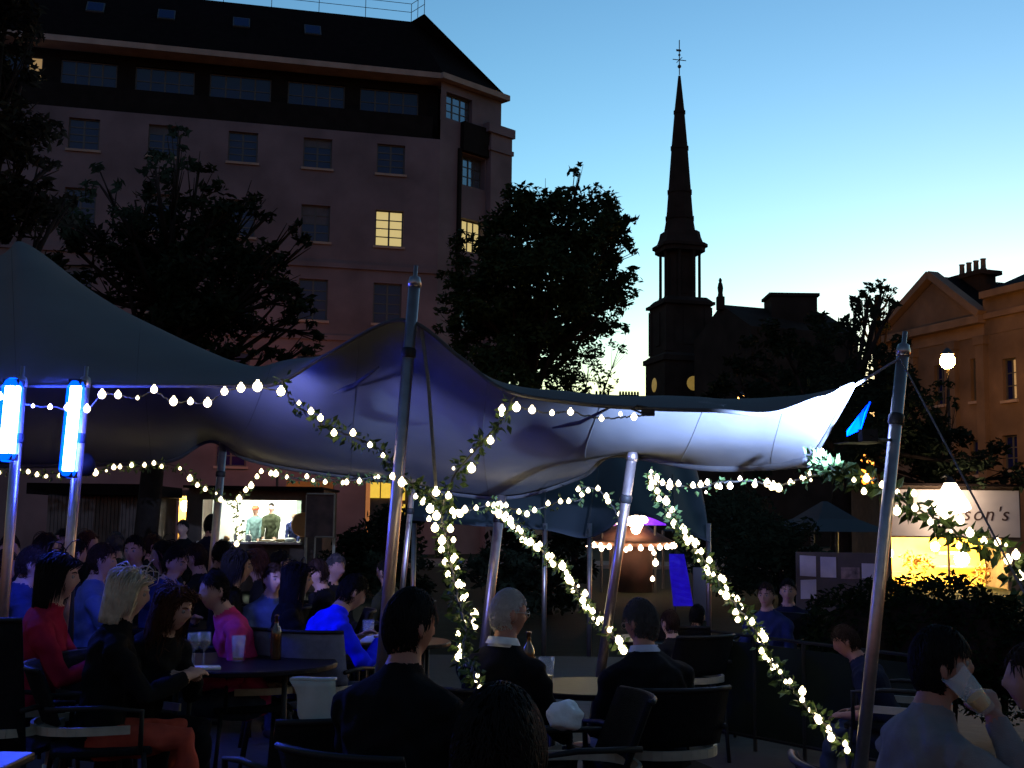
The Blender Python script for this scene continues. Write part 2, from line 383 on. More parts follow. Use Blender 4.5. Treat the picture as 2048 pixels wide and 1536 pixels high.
# nave and neighbours
def prism(mb, a, b, w, z0, ze, zr):
    """gabled block: ridge from a to b, half width w"""
    a, b = V((*a, 0)), V((*b, 0)); u = (b - a).normalized(); n = V((-u.y, u.x, 0)) * w; Z = lambda z: V((0, 0, z))
    vs = [a - n + Z(z0), a + n + Z(z0), b + n + Z(z0), b - n + Z(z0), a - n + Z(ze), a + n + Z(ze), b + n + Z(ze), b - n + Z(ze), a + Z(zr), b + Z(zr)]
    mb.add(vs, [(0, 3, 7, 4), (1, 5, 6, 2), (0, 4, 8, 5, 1), (3, 2, 6, 9, 7), (4, 7, 9, 8), (5, 8, 9, 6)])
nd = 112.0; nk = nd / F; nz = lambda y: P(1500, y, nd).z
ax = P(1453, 1050, nd).x; bx = P(1690, 1050, nd).x
nav = empty('church_hall', ((ax + bx) / 2, nd, 0), 'dark gabled stone hall with finial statue beside the church tower', 'building')
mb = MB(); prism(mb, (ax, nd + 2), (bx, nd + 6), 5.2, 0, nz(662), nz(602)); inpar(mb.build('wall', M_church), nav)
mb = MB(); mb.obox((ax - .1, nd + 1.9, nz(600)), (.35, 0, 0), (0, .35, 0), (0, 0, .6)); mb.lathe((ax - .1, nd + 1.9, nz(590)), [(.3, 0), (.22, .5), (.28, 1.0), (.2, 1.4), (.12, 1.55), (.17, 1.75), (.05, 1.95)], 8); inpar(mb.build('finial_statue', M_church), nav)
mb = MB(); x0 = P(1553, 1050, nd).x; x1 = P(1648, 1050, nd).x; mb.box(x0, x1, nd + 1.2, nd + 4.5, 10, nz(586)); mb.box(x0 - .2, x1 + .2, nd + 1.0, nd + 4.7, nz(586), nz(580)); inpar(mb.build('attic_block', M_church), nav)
td = 150.0; tk = td / F; tz = lambda y: P(1240, y, td).z
ter = empty('terrace_house', (P(1230, 1050, td).x, td, 0), 'distant dark terrace roof with row of chimney pots beside church', 'building')
mb = MB(); mb.box(P(1090, 1050, td).x, P(1320, 1050, td).x, td, td + 10, 0, tz(797)); inpar(mb.build('wall', M_church), ter)
mb = MB(); mb.box(P(1238, 1050, td).x, P(1277, 1050, td).x, td - .5, td + 1.5, tz(799), tz(790)); mb.box(P(1190, 1050, td).x, P(1225, 1050, td).x, td - .5, td + 1.5, tz(800), tz(793)); inpar(mb.build('chimney_stack', M_church), ter)
for px in list(range(1240, 1278, 6)) + list(range(1192, 1224, 8)):
    mb = MB(); q = P(px, 1050, td).x; mb.lathe((q, td + .4, tz(791)), [(.13, 0), (.15, .35), (.12, .45), (.13, .55)], 6); inpar(mb.build('chimney_pot', M_church), ter)

# ------------------------------------------------------------------ sandstone terrace on the street corner
fs = Facade((18.5 + .3, 60.0 - .8), (22.9, 48.0)); san = empty('sandstone_house', (20.5, 55, 0), 'orange lit sandstone house with pediment and chimney stack', 'building')
def sp(o): return inpar(o, san)
zc = fs.hit(1960, 628)[1]; ul = fs.hit(1785, 665)[0]; ur = fs.hit(1962, 628)[0]; ue = fs.len
zc = 11.0
wh = []
for (x0, y0, x1, y1) in ((1940, 716, 1966, 802), (2004, 716, 2034, 800), (1940, 880, 1966, 950), (2004, 870, 2036, 940), (1868, 730, 1890, 810)):
    u0, za = fs.hit(x0, y0); u1, zb = fs.hit(x1, y1); za = fs.hit((x0 + x1) / 2, y0)[1]; zb = fs.hit((x0 + x1) / 2, y1)[1]
    wh.append((u0, u1, zb, za))
mb = MB(); fs.wall(mb, ul - 1, ue, 0, zc - .9, wh, .3)
fs.box(mb, ur + .15, ue, zc - .89, zc + .7, -.3, 0.02)
sp(mb.build('wall', M_sand))
for k, h in enumerate(wh):
    w = fs.window(san, h, 2, 3, M_glass if k != 1 else (lambda i, j: M_litdim if i == 1 else M_glass), depth=.22, bar=.04)
mb = MB(); 
fs.box(mb, ul - 1, ur + .2, zc - .9, zc - .35, -.4, .06); fs.box(mb, ul - 1.1, ur + .3, zc - .35, zc, -.4, .45)      # entablature
fs.box(mb, ur + .3, ue, zc + .7, zc + 1.0, -.4, .35); fs.box(mb, ur + .3, ue, zc - .2, zc + .05, -.1, .16)
sp(mb.build('cornice', M_sand2))
apx = fs.hit(1868, 548); um = fs.hit(1872, 600)[0]; za = fs.hit(1870, 550)[1]
mb = MB(); a, b, c = fs.pt(ul - .7, zc, .1), fs.pt(ur + .1, zc, .1), fs.pt(um, za - .3, .1)
mb.add([a, b, c], [(0, 1, 2)]); sp(mb.build('pediment', M_sand))
mb = MB()
for q in (fs.pt(ul - 1.0, zc + .05, 0), fs.pt(ur + .3, zc + .05, 0)):
    t = fs.pt(um, za, 0); d = (t - q); mb.obox((q + t) / 2 + fs.n * .2, d / 2, fs.n * .28, d.normalized().cross(fs.n) * .16)
sp(mb.build('raking_cornice', M_sand2))
mb = MB(); bk = -fs.n
vs = [fs.pt(ul - .9, zc + .1, .05), fs.pt(um, za - .05, .05), fs.pt(ur + .2, zc + .1, .05)]
vs += [v + bk * 7 for v in vs]; mb.add(vs, [(0, 1, 4, 3), (1, 2, 5, 4), (3, 4, 5)])
q0, q1 = fs.pt(ur + .2, zc + 1.0, .1), fs.pt(ue, zc + 1.0, .1); mb.quad(q0, q1, q1 + bk * 5 + V((0, 0, 2.2)), q0 + bk * 5 + V((0, 0, 2.2)))
sp(mb.build('roof', M_slate))
cq = fs.pt(um + .3, 0, -1.9)
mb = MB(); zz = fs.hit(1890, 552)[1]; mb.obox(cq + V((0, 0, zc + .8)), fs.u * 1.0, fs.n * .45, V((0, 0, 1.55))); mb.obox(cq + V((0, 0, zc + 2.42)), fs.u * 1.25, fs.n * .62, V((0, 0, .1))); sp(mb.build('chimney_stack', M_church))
for k in range(4):
    mb = MB(); mb.lathe(cq + fs.u * (-.72 + .48 * k) + V((0, 0, zc + 2.52)), [(.15, 0), (.17, .1), (.13, .2), (.12, .55), (.15, .62)], 8); sp(mb.build('chimney_pot', M_sand))
for px in (1970, 1912, 1830):
    mb = MB(); u = fs.hit(px, 800)[0]; fs.box(mb, u - .25, u + .25, 0, zc - .9, 0, .25); fs.box(mb, u - .33, u + .33, zc - 1.3, zc - .91, 0.0, .3); sp(mb.build('pilaster', M_sand))

# ------------------------------------------------------------------ trees
def leaf_quads(mb, c, r, n, size, rng, shell=.55, flat=1.0):
    """leaf-sized kinked quads through a clump"""
    for _ in range(n):
        d = V((rng.gauss(0, 1), rng.gauss(0, 1), rng.gauss(0, 1))).normalized()
        rr = r * (shell + (1 - shell) * rng.random()) if rng.random() < .75 else r * rng.random() ** .5
        p = c + V((d.x, d.y, d.z * flat)) * rr
        a = V((rng.gauss(0, 1), rng.gauss(0, 1), rng.gauss(0, .7))).normalized(); b = a.orthogonal().normalized()
        b = (b * cos(q := rng.random() * 6.28) + a.cross(b) * sin(q)); s = size * rng.uniform(.6, 1.35)
        mid = b * s * .42; n_ = a.cross(b) * s * .12
        mb.add([p - a * s, p - mid + n_, p + a * s, p + mid + n_], [(0, 1, 2, 3)])
def tree(label, base, trunk_top, clumps, leafm, leafsize, density, r_trunk, seed, name='tree', airy=()):
    """clumps: (center, radius); each gets a limb from the trunk"""
    rng = random.Random(seed)
    t = empty(name, base, label, 'tree')
    mb = MB(); b = V(base); tt = V(trunk_top)
    mb.tube([b, lerp(b, tt, .08), lerp(b, tt, .5) + V((.1, 0, 0)) * r_trunk, tt], [r_trunk * 1.5, r_trunk, r_trunk * .85, r_trunk * .6], 10)
    for c, r in clumps:
        s = lerp(b, tt, rng.uniform(.55, 1)); m = lerp(s, c, .5) + V((0, 0, -.12 * (c - s).length))
        mb.tube([s, m, c], [r_trunk * .38, r_trunk * .25, r_trunk * .08], 6)
        for _ in range(4):
            d = V((rng.gauss(0, 1), rng.gauss(0, 1), rng.gauss(0, .6))).normalized(); mb.tube([lerp(m, c, .6), c + d * r * .85], [r_trunk * .1, r_trunk * .03], 4)
    mb.build('trunk', M_bark, t, smooth=True)
    mb = MB()
    for c, r in clumps:
        # each clump is broken into smaller sprays with gaps
        n = max(5, int(14 * r ** 2 * 1.0 / max(leafsize * 6, .2))); n = min(n, 26)
        for _ in range(n):
            d = V((rng.gauss(0, 1), rng.gauss(0, 1), rng.gauss(0, 1))).normalized(); q = c + d * r * rng.uniform(.35, .95)
            rr = r * rng.uniform(.26, .5)
            leaf_quads(mb, q, rr, int(density * rr * rr / leafsize ** 2 * 6) + 4, leafsize, rng, .3, .8)
    mb.build('crown', leafm, t)
    return t
def px_clumps(lst, jit, seed):
    rng = random.Random(seed); return [(P(x, y, d + rng.uniform(-jit, jit)), r * d / F) for x, y, d, r in lst]

# tree in front of the hotel corner (airy towards its lower edge)
cl = px_clumps([(1100, 430, 38, 75), (1040, 440, 38, 70), (1170, 450, 38, 75), (1225, 480, 38, 55), (960, 500, 38, 60), (1020, 540, 38, 85), (1110, 540, 38, 95), (1190, 560, 38, 75),
    (1240, 590, 38, 38), (940, 590, 38, 62), (1000, 640, 38, 80), (1090, 650, 38, 85), (1170, 650, 38, 70), (1225, 650, 38, 36), (930, 690, 38, 50), (1000, 740, 38, 70), (1075, 745, 38, 55), (1030, 400, 38, 38), (1100, 385, 38, 38),
    (890, 640, 38, 35), (900, 560, 38, 30), (1160, 345, 38, 20), (1150, 385, 38, 22), (1262, 440, 38, 18), (1010, 470, 38, 50), (1160, 500, 38, 60), (1265, 540, 38, 14), (1240, 440, 38, 34), (1250, 500, 38, 34), (1205, 430, 38, 40), (1240, 560, 38, 34)], 1.6, 3)
tree('broad leafy tree standing between the hotel corner and the church spire', (P(1050, 1050, 38).x, 38, 0), P(1050, 600, 38), cl, M_leaf, .11, .95, .28, 11, 'broadleaf_tree')
airy = px_clumps([(1130, 745, 40, 55), (1180, 720, 40, 45), (1210, 770, 40, 30), (1150, 780, 40, 40), (1090, 790, 40, 40), (1240, 690, 40, 25), (1195, 800, 40, 28)], 1.0, 5)
tree('thin-leaved young tree under the broad tree with sky showing through', (P(1150, 1050, 40).x, 40, 0), P(1150, 800, 40), airy, M_leaf, .09, .32, .12, 12, 'young_tree')
# dark tree across the hotel front
cl = px_clumps([(360, 275, 22, 30), (350, 330, 22, 50), (310, 330, 22, 35), (400, 330, 22, 35), (200, 370, 22, 45), (270, 400, 22, 55), (350, 420, 22, 75), (440, 400, 22, 60), (500, 390, 22, 42), (535, 430, 22, 30),
    (170, 450, 22, 60), (240, 500, 22, 80), (330, 520, 22, 95), (430, 510, 22, 90), (500, 510, 22, 65), (555, 510, 22, 42), (590, 455, 22, 22), (610, 490, 22, 22),
    (200, 600, 22, 70), (290, 630, 22, 85), (390, 630, 22, 90), (480, 620, 22, 80), (550, 610, 22, 55), (590, 650, 22, 36), (620, 690, 22, 30), (480, 710, 22, 50), (560, 700, 22, 40), (640, 670, 22, 22), (400, 720, 22, 70), (300, 740, 22, 70), (120, 420, 22, 40), (590, 590, 22, 40), (150, 500, 22, 55), (130, 560, 22, 60), (560, 560, 22, 50), (600, 620, 22, 35), (430, 450, 22, 70), (380, 570, 22, 90), (520, 560, 22, 60), (300, 560, 22, 80), (250, 440, 22, 45)], 1.2, 9)
tree('dark spreading tree in front of the hotel windows', (P(285, 1050, 22).x, 22, 0), P(345, 500, 22), cl, M_leaf2, .085, .85, .22, 21, 'spreading_tree')
# tree cropped by the picture edge
cl = px_clumps([(10, 40, 13, 75), (-40, 140, 13, 110), (30, 180, 13, 70), (70, 60, 13, 30), (-20, 280, 13, 110), (50, 290, 13, 60), (70, 380, 13, 60), (0, 400, 13, 100), (100, 430, 13, 45), (-60, 20, 13, 100), (35, 110, 13, 55), (-80, 420, 13, 110), (130, 400, 13, 25), (-10, -60, 13, 90), (100, 330, 13, 28)], .6, 13)
tree('dark brownish tree cut off by the edge beside the tent peak', (P(-70, 1050, 13).x, 13, 0), P(-50, 350, 13), cl, M_leaf3, .06, 1.2, .16, 31, 'edge_tree')
# dark tree mass before the sandstone house
cl = px_clumps([(1740, 590, 34, 26), (1765, 575, 34, 18), (1715, 600, 34, 20), (1785, 610, 34, 18), (1745, 640, 34, 40), (1700, 660, 34, 45), (1790, 690, 34, 42), (1640, 680, 34, 50), (1570, 690, 34, 50), (1500, 720, 34, 50), (1450, 760, 34, 45),
    (1640, 770, 34, 80), (1740, 760, 34, 75), (1810, 780, 34, 65), (1550, 790, 34, 70), (1460, 830, 34, 60), (1820, 870, 34, 75), (1880, 900, 34, 60), (1730, 860, 34, 85), (1640, 880, 34, 85), (1550, 880, 34, 80), (1930, 930, 34, 55), (1990, 930, 34, 45), (1850, 960, 34, 60), (1420, 790, 34, 28), (2040, 950, 34, 45)], 1.5, 17)
tree('large dark tree before the sandstone house and church hall', (P(1680, 1050, 34).x, 34, 0), P(1680, 760, 34), cl, M_leaf2, .11, .95, .3, 41, 'dark_tree')
cl = px_clumps([(1895, 780, 40, 30), (1880, 830, 40, 32), (1900, 870, 40, 30), (1860, 870, 40, 35), (1865, 800, 40, 24), (1910, 815, 40, 14)], .3, 19)
tree('small leafy tree lit from behind under the orange street lamp', (P(1880, 1050, 40).x, 40, 0), P(1880, 850, 40), cl, M_leaf, .09, .5, .1, 43, 'lamp_lit_tree')
cl = px_clumps([(1730, 590, 50, 14), (1760, 580, 50, 14), (1762, 562, 50, 9), (1785, 585, 50, 10), (1780, 605, 50, 14), (1748, 612, 50, 20), (1708, 603, 50, 12), (1725, 612, 50, 14), (1760, 640, 50, 30)], .3, 23)
tree('spiky treetop showing above the dark trees against the sky', (P(1755, 1050, 50).x, 50, 0), P(1755, 590, 50), cl, M_leaf2, .10, .7, .2, 47, 'tall_tree')
# dark shrubs behind the garden
for k, (x, y, d, rr, lab) in enumerate(((1470, 1040, 26, 90, 'dark shrub under the bright corner of the tent'), (1560, 1090, 24, 80, 'dark shrub in front of the pale pitched stall roof'), (1100, 1110, 22, 70, 'dark shrub left of the bulb-lit kiosk'), (760, 1090, 26, 90, 'dark shrub behind the framed poster board'), (1010, 1120, 20, 80, 'dark shrub behind the pale back pole'))):
    c = P(x, y, d); r_ = rr * d / F
    cl = [(c, r_), (c + V((-.6 * r_, .2, -.5 * r_)), r_ * .8), (c + V((.6 * r_, 0, -.6 * r_)), r_ * .8), (V((c.x, c.y, .5)), .6)]
    tree(lab, (c.x, c.y, 0), (c.x, c.y, max(.4, c.z * .7)), cl, M_leaf2, .075, .9, .05, 60 + k, 'shrub')

# ------------------------------------------------------------------ street lamps
def street_lamp(px, py, d, label, strength=None, r=.27):
    q = P(px, py, d); o = empty('street_lamp', (q.x, q.y, 0), label, 'street lamp')
    mb = MB(); mb.lathe((q.x, q.y, 0), [(.14, 0), (.14, .7), (.1, .8), (.07, 1.0), (.05, q.z - .3), (.09, q.z - .24), (.09, q.z - .18)], 10); mb.build('post', M_lead, o, True)
    mb = MB(); mb.ell(q, r, r, r * 1.1); mb.build('globe', strength or M_sodium, o, True)
    mb = MB(); mb.lathe((q.x, q.y, q.z + r * .9), [(r * .9, 0), (r * .6, .12), (.03, .25)], 10); mb.build('cap', M_lead, o)
street_lamp(1895, 722, 45, 'lit orange street lamp in front of the sandstone house')
street_lamp(1483, 798, 80, 'small far street lamp glowing above the tent edge by the church', mat('sodium_far', (.9, .7, .4), .3, 0, emit=(1, .42, .08), estr=3), .25)
street_lamp(560, 805, 57, 'orange street lamp at the foot of the hotel', mat('sodium_hotel', (.9, .6, .4), .3, 0, emit=(1.0, .26, .14), estr=24))
street_lamp(880, 880, 58, 'orange street lamp by the hotel corner', mat('sodium_corner', (.9, .6, .4), .3, 0, emit=(1.0, .42, .22), estr=11))

# ------------------------------------------------------------------ stretch tent
colsF = [
 [(-200, 772, 7.6), (-220, 540, 10), (-200, 770, 11.5), (-200, 930, 13)],
 [(0, 772, 7.6), (-10, 512, 10), (0, 770, 11.5), (0, 930, 13)],
 [(60, 772, 7.6), (50, 478, 10), (80, 775, 11.5), (90, 930, 13)],
 [(200, 772, 7.6), (205, 594, 9.6), (230, 800, 11.5), (250, 925, 13)],
 [(345, 772, 7.6), (360, 674, 9.2), (350, 820, 11.3), (345, 918, 13)],
 [(480, 772, 7.5), (490, 733, 8.8), (440, 835, 11), (420, 880, 12.8)],
 [(560, 765, 7.4), (575, 722, 8.3), (540, 850, 10.5), (500, 918, 12.6)],
 [(660, 706, 7.2), (665, 722, 7.9), (650, 850, 10), (640, 945, 12.4)],
 [(805, 640, 7.1), (797, 690, 7.9), (790, 850, 10), (790, 962, 12.2)],
 [(920, 715, 7.0), (920, 747, 7.7), (900, 870, 9.8), (900, 985, 12)],
 [(1010, 780, 6.9), (1015, 775, 7.5), (1010, 885, 9.5), (1030, 992, 11.8)],
 [(1150, 806, 6.8), (1160, 792, 7.3), (1135, 900, 9.0), (1160, 952, 11.5)],
 [(1300, 817, 6.7), (1310, 795, 7.3), (1255, 900, 8.4), (1225, 908, 10.3)],
 [(1430, 820, 6.6), (1440, 797, 7.2), (1405, 888, 8.0), (1395, 932, 9.0)],
 [(1555, 824, 6.5), (1560, 797, 7.0), (1535, 885, 7.6), (1530, 932, 8.3)],
 [(1705, 770, 6.3), (1703, 775, 6.5), (1660, 860, 6.9), (1618, 924, 7.4)]]
grid = [[P(*q) for q in c] for c in colsF]
NU, NV = 150, 40
def tent_pt(u, v):
    i = int(u)
    cols = [crom(grid[min(max(j, 0), len(grid) - 1)], v) for j in (i - 1, i, i + 1, i + 2)]
    f = u - i; a, b, c_, d = cols
    return 0.5 * ((2 * b) + (c_ - a) * f + (2 * a - 5 * b + 4 * c_ - d) * f * f + (3 * b - a - 3 * c_ + d) * f ** 3)
tent = empty('stretch_tent', (-.5, 9, 0), 'pale stretch tent canopy with blue lit underside held up by leaning poles', 'tent')
mb = MB(); vs = []; fs_ = []
for j in range(NV + 1):
    for i in range(NU + 1):
        u = min(i / NU * 15, 14.9999); v = min(j / NV * 3, 2.9999); p = tent_pt(u, v)
        edge = sin(pi * v / 3); rp = sqrt(((u - 8) * .75) ** 2 + (v * 1.3) ** 2); p.z += .009 * math.exp(-rp / .9) * min(1, rp * 3) * sin(atan2(v * 1.3, (u - 8) * .75) * 17)
        rt = sqrt(((u - 15) * .6) ** 2 + ((v - .2) * .8) ** 2); p.z += .012 * math.exp(-rt / .8) * min(1, rt * 4) * sin(atan2(v - .2, u - 15) * 15)
        p.z += edge * (.006 * sin(u * 4.1 + v * 1.3) + .003 * sin(u * 9.7 - v * 3.1) + .01 * noise.noise(V((u * 2.2, v * 1.2, 0))))
        vs.append(p)
for _ in range(5):      # pull the cloth taut between its edges
    nv_ = list(vs)
    for j in range(1, NV):
        for i in range(1, NU):
            k = j * (NU + 1) + i; nv_[k] = (vs[k - 1] + vs[k + 1] + vs[k - NU - 1] + vs[k + NU + 1]) * .2 + vs[k] * .2
    vs = nv_
fs_ = [(j * (NU + 1) + i, j * (NU + 1) + i + 1, (j + 1) * (NU + 1) + i + 1, (j + 1) * (NU + 1) + i) for j in range(NV) for i in range(NU)]
mb.add(vs, fs_); can = mb.build('canopy', M_tent, tent, True)
sm = can.modifiers.new('solid', 'SOLIDIFY'); sm.thickness = .004
for nm, js in (('front_hem', 0), ('back_hem', NV)):
    mb = MB(); mb.tube([vs[js * (NU + 1) + i] for i in range(NU + 1)], .012 if js == 0 else .034, 6); mb.build(nm, M_hem, tent, True)
mb = MB(); mb.tube([vs[j * (NU + 1) + NU] for j in range(NV + 1)], .012, 6); mb.build('corner_hem', M_hem, tent, True)
def strap(a, b, w=.02):
    a, b = P(*a), P(*b); mb = MB(); m = lerp(a, b, .5) + V((0, 0, -.03)); pts = [a, lerp(a, m, .6), m, lerp(m, b, .5), b]
    mb.tube(pts, [.006, w, w, w * .7, .006], 6); return mb.build('webbing_strap', M_hem, tent, True)
for uu in (1.5, 3.5, 5.6, 7.4, 9.6, 11.3, 12.8, 14.1):   # stitched seams
    mb = MB(); ii = round(uu / 15 * NU); mb.tube([vs[j * (NU + 1) + ii] - V((0, 0, .003)) for j in range(NV + 1)], .0035, 5); mb.build('seam', M_hem, tent)
strap((665, 788, 8.7), (757, 734, 7.6)); strap((1105, 856, 8.2), (1225, 812, 7.0), .014)
mb = MB(); a = [P(1742, 815, 6.3), P(1722, 848, 6.35), P(1694, 868, 6.4)]
mb.add([a[0] + V((0, 0, .03)), a[0] - V((.03, 0, .03)), a[1] - V((0, 0, .03)), a[2] - V((0, 0, .012)), a[2] + V((0, 0, .012)), a[1] + V((0.01, .05, .05))], [(0, 1, 2, 5), (5, 2, 3, 4)])
o = mb.build('corner_flap', mat('blue_lit_flap', (.0, .003, .10), 1.0, .2, 20, spec=0), tent); sm = o.modifiers.new('s', 'SOLIDIFY'); sm.thickness = .006  # blue light falling on the flap is put into its colour
def rope(lst, r=.007):
    mb = MB(); mb.tube([P(*q) for q in lst], r, 5); return mb.build('guy_rope', M_rope, tent)
rope([(1708, 772, 6.35), (1800, 716, 6.12)]); None
rope([(842, 650, 7.1), (856, 760, 7.05), (872, 980, 7.0)], .011); rope([(1800, 716, 6.1), (2120, 1320, 5.0)], .005)
# poles
def pole(top, bot_px, d_bot, r, label, group='tent poles', dark=False):
    t = P(*top); yb = HOR + CAMH * F / d_bot; b = P(bot_px, yb, d_bot); b.z = 0
    o = empty('tent_pole', (b.x, b.y, 0), label, 'tent pole', group)
    mb = MB(); mb.tube([b, lerp(b, t, .5), t], r, 14); mb.build('shaft', M_steel, o, True)
    d = (t - b).normalized(); mb = MB(); mb.lathe(t - d * .02, [(r * 1.1, 0), (r * 1.15, .03), (r * .9, .06), (.012, .07), (.012, .13)], 12, axis=d); mb.build('cap', M_steel, o, True)
    mb = MB(); mb.lathe(lerp(b, t, .86), [(r * 1.02, -.03), (r * 1.25, -.02), (r * 1.25, .02), (r * 1.02, .03)], 12, axis=d); mb.build('clamp', M_black, o, True)
    mb = MB(); mb.lathe((b.x, b.y, 0.004), [(.12, 0), (.12, .012), (r * 1.3, .02), (r * 1.3, .1)], 14); mb.build('base_plate', M_steel, o, True)
    return o
pole((1806, 705, 6.15), 1700, 5.9, .031, 'thick steel pole rising free of the tent corner')
pole((829, 568, 7.1), 740, 6.9, .035, 'steel tent pole holding the middle peak of the canopy')
pole((43, 768, 7.5), -20, 7.5, .031, 'steel pole at the edge carrying the broader blue light')
pole((170, 768, 7.55), 97, 7.55, .031, 'steel pole carrying the taller narrow blue light')
pole((447, 884, 12.7), 405, 12.6, .04, 'thin back pole in front of the bright food stall')
pole((1004, 985, 11.8), 957, 11.5, .046, 'violet lit back pole behind the white haired man')
pole((1264, 915, 8.6), 1180, 9.0, .035, 'leaning pole in front of the bulb-lit kiosk')
pole((826, 965, 12.1), 786, 12.4, .028, 'thinnest back pole just behind the middle pole')
# blue tube lights fixed to the two poles
M_halo = bpy.data.materials.new('blue_halo_sleeve'); M_halo.use_nodes = True  # glowing shell added round the tubes to imitate their blue halo
_n, _l = M_halo.node_tree.nodes, M_halo.node_tree.links; _n.remove(_n['Principled BSDF'])
_t = _n.new('ShaderNodeBsdfTransparent'); _t.inputs[0].default_value = (.55, .7, 1, 1); _e = _n.new('ShaderNodeEmission'); _e.inputs[0].default_value = (.0, .06, 1, 1); _e.inputs[1].default_value = .6 * LS
_a = _n.new('ShaderNodeAddShader'); _l.new(_t.outputs[0], _a.inputs[0]); _l.new(_e.outputs[0], _a.inputs[1]); _l.new(_a.outputs[0], _n['Material Output'].inputs[0])
def tube_light(t, b, n, w, label):
    t, b = P(*t), P(*b); o = empty('blue_tube_light', tuple(b), label, 'lamp', 'blue tube lights')
    ax = (t - b).normalized(); sx = V((1, 0, 0))
    for k in range(n):
        off = sx * (w * (k - (n - 1) / 2)) + V((0, -.06 - (.02 if k == 1 else 0), 0)); mb = MB()
        mb.limb([b + off, t + off], [w * .52, w * .52], 12); mb.build('tube', M_tube, o, True)
    mb = MB(); o2 = V((0, -.068, 0)); mb.limb([b + o2, t + o2], [w * n * .5 + .016] * 2, 20); mb.build('halo_sleeve', M_halo, o, True)
    for q in (t, b):
        mb = MB(); mb.obox(q + V((0, -.05, 0)) + ax * (.03 if q is t else -.03), sx * (w * n * .5), V((0, .05, 0)), ax * .02); mb.build('end_cap', M_black, o)
tube_light((34, 778, 7.45), (22, 905, 7.45), 3, .031, 'glowing blue tube light with three tubes at the picture edge')
tube_light((160, 778, 7.5), (144, 940, 7.5), 2, .037, 'long glowing blue tube light beside the three-tube one')
# clip of the bulb string on the front hem
mb = MB(); q = P(1296, 826, 6.7); mb.obox(q, (.035, 0, 0), (0, .02, 0), (0, 0, .016)); mb.tube([q + V((-.035, 0, .0)), q + V((-.09, 0, .02)), q + V((-.06, .0, .04)), q + V((0, 0, .03))], .006, 6); mb.build('hem_clip', M_black, tent)
# floodlight clamped to the thick pole, throwing its beam under the tent wing
fq = P(1730, 872, 5.95); flo = empty('floodlight', tuple(fq), 'small black floodlight clamped to the thick pole below the tent tip', 'lamp')
tg = P(1450, 850, 7.8); fdir = (tg - fq); fh = V((fdir.x, fdir.y, 0)).normalized(); fsd = V((-fh.y, fh.x, 0)); up_ = V((0, 0, 1))
mb = MB(); mb.obox(fq - fh * .03, fh * .022, fsd * .04, up_ * .03); mb.tube([fq - fh * .05, fq - fh * .05 + V((.05, .02, -.02)), P(1783, 880, 6.1)], .008, 6); mb.build('housing', M_black, flo)
mb = MB(); mb.obox(fq - fh * .005, fh * .002, fsd * .034, up_ * .025); mb.build('lens', mat('flood_lens', (.9, .9, 1), .2, 0, emit=(.62, .74, 1.0), estr=10), flo)
mb = MB(); mb.obox(fq + fh * .07 - up_ * .03, fh * .08, fsd * .09, up_ * .002); mb.build('barn_door', M_black, flo)  # unseen flap added to keep the beam off the ground
sl = bpy.data.lights.new('flood_beam', 'SPOT'); sl.energy = 900 * LS; sl.color = (.36, .52, 1.0); sl.spot_size = R(68); sl.spot_blend = .6; sl.shadow_soft_size = .012
so = link('flood_beam', sl, flo, fq + fh * .01); so.rotation_euler = (tg + V((0, 0, .45)) - fq).to_track_quat('-Z', 'Y').to_euler()
# unseen lamp on a stand, added to wash the canopy violet blue
def uplight(loc, target, col, W, ang, blend, label):
    loc = V(loc); target = V(target); o = empty('uplighter', (loc.x, loc.y, 0), label, 'lamp'); d = (target - loc).normalized()
    mb = MB(); mb.lathe(loc - d * .12, [(.03, 0), (.06, .02), (.075, .14), (.07, .15), (.06, .13)], 14, axis=d, cap=False); mb.tube([(loc.x, loc.y, 0), loc - d * .08], .015, 6); mb.build('housing', M_black, o, True)
    l = bpy.data.lights.new('beam', 'SPOT'); l.energy = W * LS; l.color = col; l.spot_size = R(ang); l.spot_blend = blend; l.shadow_soft_size = .05
    s = link('beam', l, o, loc + d * .04); s.rotation_euler = d.to_track_quat('-Z', 'Y').to_euler()
uplight((-2.75, 8.0, 1.9), P(760, 860, 10.0), (.30, .34, 1.0), 78, 88, .8, 'added unseen lamp on a thin stand beside the taller blue light')

